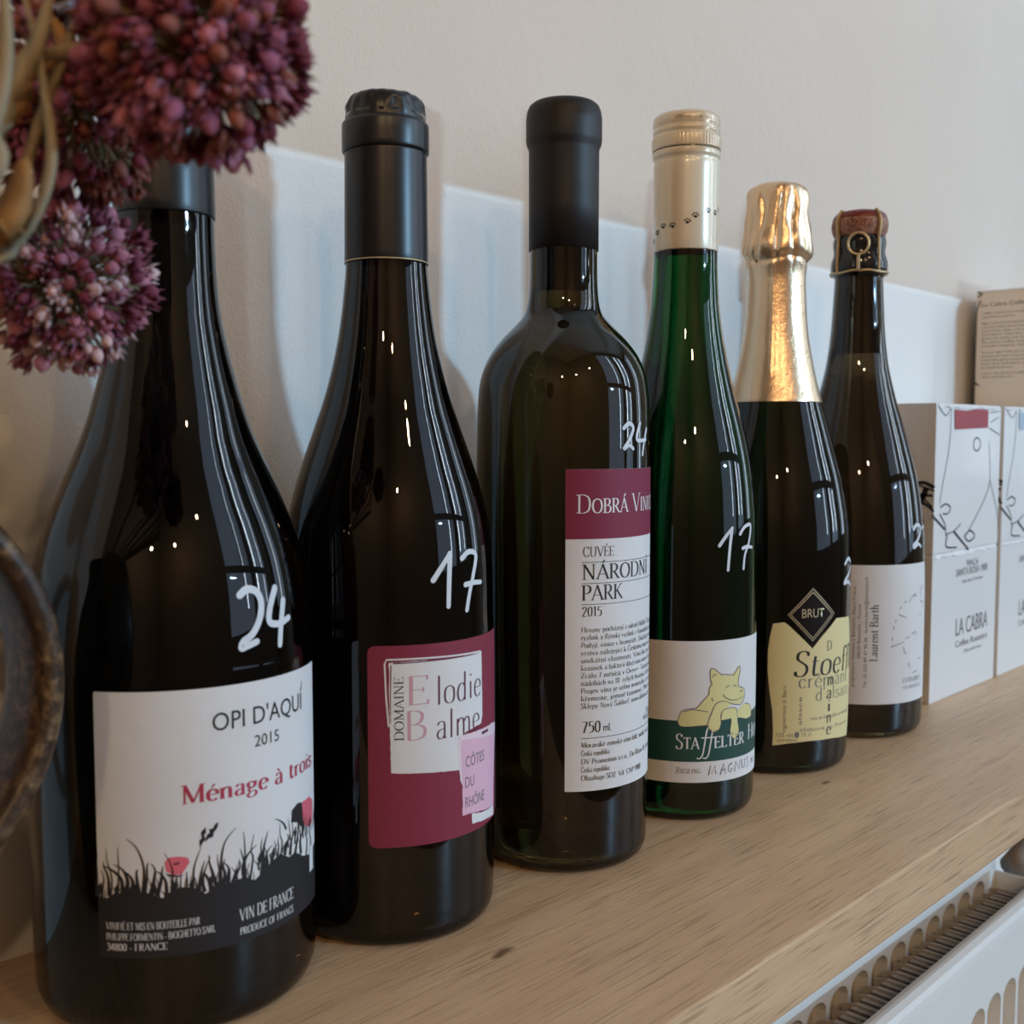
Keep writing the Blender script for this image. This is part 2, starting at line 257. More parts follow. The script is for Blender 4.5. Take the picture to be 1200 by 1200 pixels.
# ---------------------------------------------------------------- flat print, wrapped on to surfaces
_fc = {}
def text_geo(s):
    if s in _fc: return _fc[s]
    cu = bpy.data.curves.new('t', 'FONT'); cu.body = s; cu.size = 1; cu.resolution_u = 3
    ob = coll(bpy.data.objects.new('t', cu)); dg = bpy.context.evaluated_depsgraph_get()
    me = ob.evaluated_get(dg).to_mesh()
    r = ([tuple(v.co[:2]) for v in me.vertices], [tuple(p.vertices) for p in me.polygons])
    bpy.data.objects.remove(ob); bpy.data.curves.remove(cu); _fc[s] = r; return r
CAP = max(v[1] for v in text_geo('H')[0])
G = {}
exec('''
G["A"]=(.74,[("l",[(.05,0),(.37,1)],.5),("l",[(.35,1),(.69,0)],1),("l",[(.16,.34),(.58,.34)],1)],[(.05,0),(.69,0)])
G["B"]=(.64,[("l",[(.13,0),(.13,1)],1),("c",[(.13,1),(.34,.99),(.49,.88),(.46,.64),(.3,.53),(.13,.52)],1),("c",[(.13,.52),(.38,.51),(.56,.38),(.54,.12),(.35,.01),(.13,0)],1)],[(.08,0),(.08,1)])
G["C"]=(.70,[("c",[(.64,.8),(.56,.94),(.38,1),(.16,.86),(.07,.5),(.16,.14),(.38,0),(.56,.05),(.66,.2)],1),("l",[(.645,.98),(.645,.76)],.5)],[])
G["D"]=(.78,[("l",[(.13,0),(.13,1)],1),("c",[(.13,1),(.38,.99),(.62,.85),(.7,.5),(.62,.15),(.38,.01),(.13,0)],1)],[(.08,0),(.08,1)])
G["E"]=(.60,[("l",[(.13,0),(.13,1)],1),("l",[(.08,.98),(.53,.98)],1),("l",[(.08,.02),(.55,.02)],1),("l",[(.13,.52),(.43,.52)],1),("l",[(.53,1),(.53,.84)],.6),("l",[(.55,0),(.55,.17)],.6),("l",[(.43,.6),(.43,.44)],.5)],[])
G["G"]=(.74,[("c",[(.64,.8),(.56,.94),(.38,1),(.16,.86),(.07,.5),(.16,.14),(.38,0),(.56,.04),(.63,.1)],1),("l",[(.63,.02),(.63,.42)],1)],[(.63,.42)])
G["H"]=(.80,[("l",[(.14,0),(.14,1)],1),("l",[(.66,0),(.66,1)],1),("l",[(.14,.52),(.66,.52)],1)],[(.14,0),(.14,1),(.66,0),(.66,1)])
G["I"]=(.34,[("l",[(.17,0),(.17,1)],1)],[(.17,0),(.17,1)])
G["K"]=(.70,[("l",[(.13,0),(.13,1)],1),("l",[(.13,.42),(.56,1)],.5),("l",[(.26,.58),(.64,0)],1)],[(.13,0),(.13,1),(.56,1),(.64,0)])
G["L"]=(.58,[("l",[(.13,0),(.13,1)],1),("l",[(.08,.02),(.53,.02)],1),("l",[(.53,0),(.53,.18)],.6)],[(.13,1)])
G["M"]=(.92,[("l",[(.14,0),(.14,1)],.5),("l",[(.14,1),(.46,.05)],1),("l",[(.46,.05),(.78,1)],.5),("l",[(.78,0),(.78,1)],1)],[(.14,0),(.1,1),(.78,0),(.82,1)])
G["N"]=(.80,[("l",[(.14,0),(.14,1)],.5),("l",[(.14,1),(.66,0)],1),("l",[(.66,0),(.66,1)],.5)],[(.14,0),(.1,1),(.66,1)])
G["O"]=(.80,[("c",[(.4,1),(.16,.86),(.07,.5),(.16,.14),(.4,0),(.64,.14),(.73,.5),(.64,.86),(.4,1)],1)],[])
G["P"]=(.58,[("l",[(.13,0),(.13,1)],1),("c",[(.13,1),(.38,.98),(.53,.84),(.5,.58),(.34,.46),(.13,.46)],1)],[(.13,0),(.08,1)])
G["R"]=(.66,[("l",[(.13,0),(.13,1)],1),("c",[(.13,1),(.36,.98),(.5,.84),(.47,.6),(.32,.49),(.13,.49)],1),("l",[(.3,.49),(.6,0)],1)],[(.13,0),(.08,1),(.62,0)])
G["S"]=(.54,[("c",[(.46,.82),(.4,.95),(.25,1),(.1,.9),(.1,.68),(.27,.54),(.43,.4),(.46,.18),(.36,.03),(.22,0),(.1,.06),(.06,.2)],1),("l",[(.46,.97),(.46,.8)],.5),("l",[(.06,.03),(.06,.2)],.5)],[])
G["T"]=(.66,[("l",[(.33,0),(.33,1)],1),("l",[(.05,.98),(.61,.98)],1),("l",[(.06,1),(.06,.84)],.5),("l",[(.6,1),(.6,.84)],.5)],[(.33,0)])
G["U"]=(.78,[("c",[(.14,1),(.14,.5),(.16,.14),(.38,0),(.6,.12),(.64,.5),(.64,1)],.9)],[(.14,1),(.64,1)])
G["V"]=(.74,[("l",[(.06,1),(.38,0)],1),("l",[(.38,0),(.68,1)],.5)],[(.06,1),(.68,1)])
G["X"]=(.72,[("l",[(.08,1),(.64,0)],1),("l",[(.06,0),(.64,1)],.5)],[(.08,1),(.64,0),(.06,0),(.64,1)])
G["a"]=(.50,[("c",[(.08,.5),(.18,.61),(.34,.58),(.37,.42),(.37,.0)],.9),("c",[(.37,.36),(.16,.31),(.07,.17),(.14,.02),(.27,.03),(.37,.14)],.9),("l",[(.37,.02),(.46,.03)],.8)],[])
G["b"]=(.54,[("l",[(.12,.03),(.12,1)],1),("c",[(.12,.48),(.25,.61),(.4,.56),(.47,.3),(.4,.04),(.25,0),(.12,.1)],1)],[(.07,1)])
G["c"]=(.46,[("c",[(.41,.48),(.34,.59),(.22,.61),(.1,.5),(.07,.3),(.12,.08),(.26,0),(.41,.1)],1)],[])
G["d"]=(.56,[("l",[(.42,0),(.42,1)],1),("c",[(.42,.5),(.3,.61),(.15,.55),(.07,.3),(.13,.05),(.27,0),(.42,.12)],1)],[(.37,1),(.47,0)])
G["e"]=(.48,[("c",[(.08,.33),(.41,.35),(.4,.52),(.25,.61),(.11,.5),(.07,.3),(.12,.08),(.26,0),(.42,.1)],1)],[])
G["f"]=(.34,[("c",[(.36,.9),(.3,.99),(.19,.92),(.17,.75),(.16,0)],1),("l",[(.03,.6),(.31,.6)],1)],[(.16,0)])
G["g"]=(.52,[("c",[(.24,.61),(.1,.55),(.08,.38),(.22,.26),(.37,.36),(.38,.52),(.24,.61)],1),("c",[(.2,.27),(.1,.18),(.16,.09),(.36,.07),(.45,-.05),(.38,-.2),(.18,-.25),(.05,-.15),(.1,-.02),(.2,.06)],.8),("l",[(.36,.56),(.48,.6)],1)],[])
G["h"]=(.58,[("l",[(.12,0),(.12,1)],1),("c",[(.12,.44),(.26,.6),(.4,.56),(.44,.4),(.44,0)],1)],[(.12,0),(.07,1),(.44,0)])
G["i"]=(.28,[("l",[(.14,0),(.14,.6)],1),("l",[(.10,.83),(.18,.83)],2.6)],[(.14,0),(.1,.6)])
G["l"]=(.28,[("l",[(.14,0),(.14,1)],1)],[(.14,0),(.1,1)])
G["m"]=(.86,[("l",[(.12,0),(.12,.6)],1),("c",[(.12,.44),(.26,.6),(.38,.56),(.42,.4),(.42,0)],1),("c",[(.42,.44),(.56,.6),(.68,.56),(.72,.4),(.72,0)],1)],[(.12,0),(.08,.6),(.42,0),(.72,0)])
G["n"]=(.58,[("l",[(.12,0),(.12,.6)],1),("c",[(.12,.44),(.26,.6),(.4,.56),(.44,.4),(.44,0)],1)],[(.12,0),(.08,.6),(.44,0)])
G["o"]=(.54,[("c",[(.27,.61),(.11,.52),(.07,.3),(.11,.08),(.27,0),(.43,.08),(.47,.3),(.43,.52),(.27,.61)],1)],[])
G["r"]=(.40,[("l",[(.12,0),(.12,.6)],1),("c",[(.12,.42),(.22,.58),(.36,.58)],1)],[(.12,0),(.08,.6)])
G["s"]=(.42,[("c",[(.35,.48),(.28,.6),(.15,.6),(.08,.48),(.18,.35),(.32,.26),(.36,.12),(.25,0),(.12,.01),(.07,.13)],1)],[])
G["t"]=(.36,[("c",[(.16,.78),(.15,.4),(.16,.1),(.23,.01),(.33,.07)],1),("l",[(.05,.58),(.32,.58)],1)],[])
G["u"]=(.58,[("c",[(.12,.6),(.12,.2),(.17,.04),(.28,0),(.44,.14)],1),("l",[(.44,0),(.44,.6)],1)],[(.08,.6),(.4,.6),(.49,0)])
G["v"]=(.50,[("l",[(.05,.6),(.25,0)],1),("l",[(.25,0),(.44,.6)],.5)],[(.05,.6),(.44,.6)])
G["0"]=(.54,[("c",[(.27,1),(.12,.86),(.08,.5),(.12,.14),(.27,0),(.42,.14),(.46,.5),(.42,.86),(.27,1)],1)],[])
G["1"]=(.40,[("l",[(.22,0),(.22,1)],1),("l",[(.22,1),(.08,.86)],.8)],[(.22,0)])
G["2"]=(.54,[("c",[(.08,.76),(.14,.95),(.3,1),(.44,.86),(.4,.6),(.2,.25),(.07,.03)],1),("l",[(.07,.03),(.48,.03)],2)],[])
G["5"]=(.52,[("l",[(.44,.98),(.14,.98)],1.6),("l",[(.14,.98),(.12,.58)],.8),("c",[(.12,.58),(.3,.64),(.45,.5),(.44,.18),(.28,.01),(.08,.04)],1)],[])
G["7"]=(.50,[("l",[(.06,.97),(.46,.97)],1.6),("l",[(.46,.97),(.2,0)],1)],[])
G["j"]=(.28,[("l",[(.14,.6),(.14,-.1)],1),("c",[(.14,-.1),(.1,-.22),(-.02,-.22)],1),("l",[(.10,.83),(.18,.83)],2.6)],[])
G["k"]=(.54,[("l",[(.12,0),(.12,1)],1),("l",[(.12,.25),(.42,.6)],.5),("l",[(.22,.36),(.48,0)],1)],[(.12,0),(.08,1),(.48,0)])
G["p"]=(.56,[("l",[(.12,-.25),(.12,.6)],1),("c",[(.12,.48),(.25,.61),(.42,.56),(.48,.3),(.42,.04),(.25,0),(.12,.1)],1)],[(.12,-.25)])
G["w"]=(.74,[("l",[(.04,.6),(.2,0)],1),("l",[(.2,0),(.36,.6)],.5),("l",[(.36,.6),(.52,0)],1),("l",[(.52,0),(.68,.6)],.5)],[])
G["y"]=(.50,[("l",[(.05,.6),(.25,0)],1),("l",[(.44,.6),(.15,-.25)],.5)],[(.05,.6),(.44,.6)])
G["z"]=(.46,[("l",[(.06,.58),(.4,.58)],2),("l",[(.4,.58),(.06,.02)],1),("l",[(.06,.02),(.42,.02)],2)],[])
G["Z"]=(.62,[("l",[(.08,.98),(.54,.98)],2),("l",[(.54,.98),(.06,.02)],1),("l",[(.06,.02),(.56,.02)],2)],[])
G["F"]=(.56,[("l",[(.13,0),(.13,1)],1),("l",[(.08,.98),(.51,.98)],1),("l",[(.13,.52),(.42,.52)],1)],[])
G["Q"]=(.80,[("c",[(.4,1),(.16,.86),(.07,.5),(.16,.14),(.4,0),(.64,.14),(.73,.5),(.64,.86),(.4,1)],1),("l",[(.45,.15),(.75,-.1)],1)],[])
G["3"]=(.50,[("c",[(.08,.85),(.22,1),(.4,.92),(.4,.65),(.2,.54)],1),("c",[(.2,.54),(.44,.45),(.44,.12),(.25,0),(.06,.1)],1)],[])
G["4"]=(.54,[("l",[(.38,0),(.38,1)],1),("l",[(.38,1),(.05,.3)],.8),("l",[(.05,.28),(.5,.28)],2)],[])
G["8"]=(.52,[("c",[(.26,1),(.1,.88),(.12,.65),(.26,.53),(.42,.38),(.43,.12),(.26,0),(.09,.12),(.1,.38),(.26,.53),(.4,.65),(.42,.88),(.26,1)],1)],[])
G["6"]=(.52,[("c",[(.4,.95),(.22,.9),(.1,.6),(.09,.2),(.26,0),(.43,.15),(.42,.45),(.26,.55),(.1,.4)],1)],[])
G["9"]=(.52,[("c",[(.12,.05),(.3,.1),(.42,.4),(.43,.8),(.26,1),(.09,.85),(.1,.55),(.26,.45),(.42,.6)],1)],[])
G["-"]=(.3,[("l",[(.05,.3),(.25,.3)],2)],[])
G[","]=(.22,[("l",[(.12,.06),(.06,-.14)],1)],[])
G["."]=(.24,[("l",[(.08,.04),(.16,.04)],2.4)],[])
G[" "]=(.30,[],[])
G["'"]=(.2,[("l",[(.1,1),(.07,.78)],1)],[])
''')
ACC = {'á': 'a´', 'é': 'e´', 'í': 'i´', 'Á': 'A´', 'É': 'E´', 'Í': 'I´', 'à': 'a`', 'Ô': 'O^', 'ô': 'o^', 'ý': 'y´', 'ů': 'u^', 'ř': 'r^', 'š': 's^', 'č': 'c^', 'Č': 'C^', 'ě': 'e^', 'ž': 'z^', 'ü': 'u^', 'Š': 'S^', 'Ř': 'R^', 'ú': 'u´', 'ň': 'n^'}
class Art:
    """2-D artwork in millimetres: u along the surface, v up"""
    def __init__(s): s.V = []; s.F = []
    def add(s, V, F): n = len(s.V); s.V += list(V); s.F += [tuple(a+n for a in f) for f in F]
    def poly(s, P):
        T = tessellate_polygon([[Vector((p[0], p[1], 0)) for p in P]])
        s.add(P, [t for t in T]); return s
    def rect(s, u0, v0, u1, v1): s.add([(u0, v0), (u1, v0), (u1, v1), (u0, v1)], [(0, 1, 2, 3)]); return s
    def ribbon(s, P, w0, w1=None, pen=False, wf=1, round_=False):
        w1 = w0 if w1 is None else w1; P = [Vector(p[:2]) for p in P]; n = len(P); V = []
        if n < 2: return s
        for k, p in enumerate(P):
            d = (P[min(k+1, n-1)]-P[max(k-1, 0)])
            if d.length < 1e-9: d = Vector((1, 0))
            d.normalize(); w_ = w0+(w1-w0)*k/(n-1)
            if pen: w_ = w0*(.30+.70*abs(d.y)**1.3)*wf
            q = Vector((-d.y, d.x))*w_/2; V += [p+q, p-q]
        s.add([tuple(v) for v in V], [(2*k, 2*k+1, 2*k+3, 2*k+2) for k in range(n-1)])
        if round_:
            for p, w_ in ((P[0], w0), (P[-1], w1)):
                s.add([(p.x+math.cos(a*PI/5)*w_/2, p.y+math.sin(a*PI/5)*w_/2) for a in range(10)], [tuple(range(10))])
        return s
    def place(s, V, F, u0, u1, v0, cap, c0, adv, vert=False, lean=0):
        k = cap/c0; kx = k if u1 is None else (u1-u0)/adv
        if vert:   # baseline runs up the surface; u0..u1 are then heights and v0 the baseline's u
            W = [(v0-y*k, u0+x*kx) for x, y in V]
        else: W = [(u0+(x*kx+y*k*lean), v0+y*k) for x, y in V]
        s.add(W, F)
    def text(s, t, u0, u1, v0, cap, **k):
        V, F = text_geo(t)
        if not V: return s
        x0 = min(v[0] for v in V); x1 = max(v[0] for v in V)
        s.place([(x-x0, y) for x, y in V], F, u0, u1, v0, cap, CAP, x1-x0, **k); return s
    def serif(s, t, u0, u1, v0, cap, weight=.115, caps=False, serifs=True, **k):
        a = Art(); x = 0
        for ch in t:
            sc = 1; acc = None
            if ch in ACC: ch, acc = ACC[ch]
            if caps and ch.islower(): ch = ch.upper(); sc = .78
            if ch not in G: ch = ' '
            adv, st, sf = G[ch]
            for ty, P, wf in st:
                if ty == 'c': P = crom(P, 5)
                a.ribbon([(x+p[0]*sc, p[1]*sc) for p in P], weight, pen=True, wf=wf if wf <= 1.2 else 1*wf)
            if serifs:
                for p in sf: a.rect(x+(p[0]-.10)*sc, p[1]*sc-(.04 if p[1] > .3 else 0), x+(p[0]+.10)*sc, p[1]*sc+(.04 if p[1] <= .3 else 0))
            if acc:
                yb = 1.08*sc if ch.isupper() else .70; xc = x+adv*sc/2
                if acc == '´': a.ribbon([(xc-.03, yb), (xc+.09, yb+.18)], .06, .09)
                if acc == '`': a.ribbon([(xc+.06, yb), (xc-.09, yb+.18)], .06, .09)
                if acc == '^': a.ribbon([(xc-.13, yb), (xc, yb+.14), (xc+.13, yb)], .06)
            x += adv*sc+.03
        s.place(a.V, a.F, u0, u1, v0, cap, 1, x, **k); return s
    def build(s, name, m, parent, fn, step=2.0, off=.2):
        b = bmesh.new(); vs = [b.verts.new((v[0], v[1], 0)) for v in s.V]
        for f in s.F:
            try: b.faces.new([vs[i] for i in f])
            except ValueError: pass
        for f in b.faces:
            f.normal_update()
            if f.normal.z < 0: f.normal_flip()
        if step:
            u0 = min(v[0] for v in s.V); u1 = max(v[0] for v in s.V); k = math.ceil(u0/step)
            while k*step < u1:
                g = b.verts[:]+b.edges[:]+b.faces[:]
                bmesh.ops.bisect_plane(b, geom=g, plane_co=(k*step, 0, 0), plane_no=(1, 0, 0), dist=1e-5); k += 1
            v0 = min(v[1] for v in s.V); v1 = max(v[1] for v in s.V)
            if len(s.V) < 400:
                k = math.ceil(v0/4)
                while k*4 < v1:
                    g = b.verts[:]+b.edges[:]+b.faces[:]
                    bmesh.ops.bisect_plane(b, geom=g, plane_co=(0, k*4, 0), plane_no=(0, 1, 0), dist=1e-5); k += 1
        for v in b.verts: v.co = fn(v.co.x, v.co.y, off)
        me = bpy.data.meshes.new(name); b.to_mesh(me); b.free(); me.materials.append(m)
        me.polygons.foreach_set('use_smooth', [bool(step)]*len(me.polygons))
        o = coll(bpy.data.objects.new(name, me)); o.parent = parent; return o

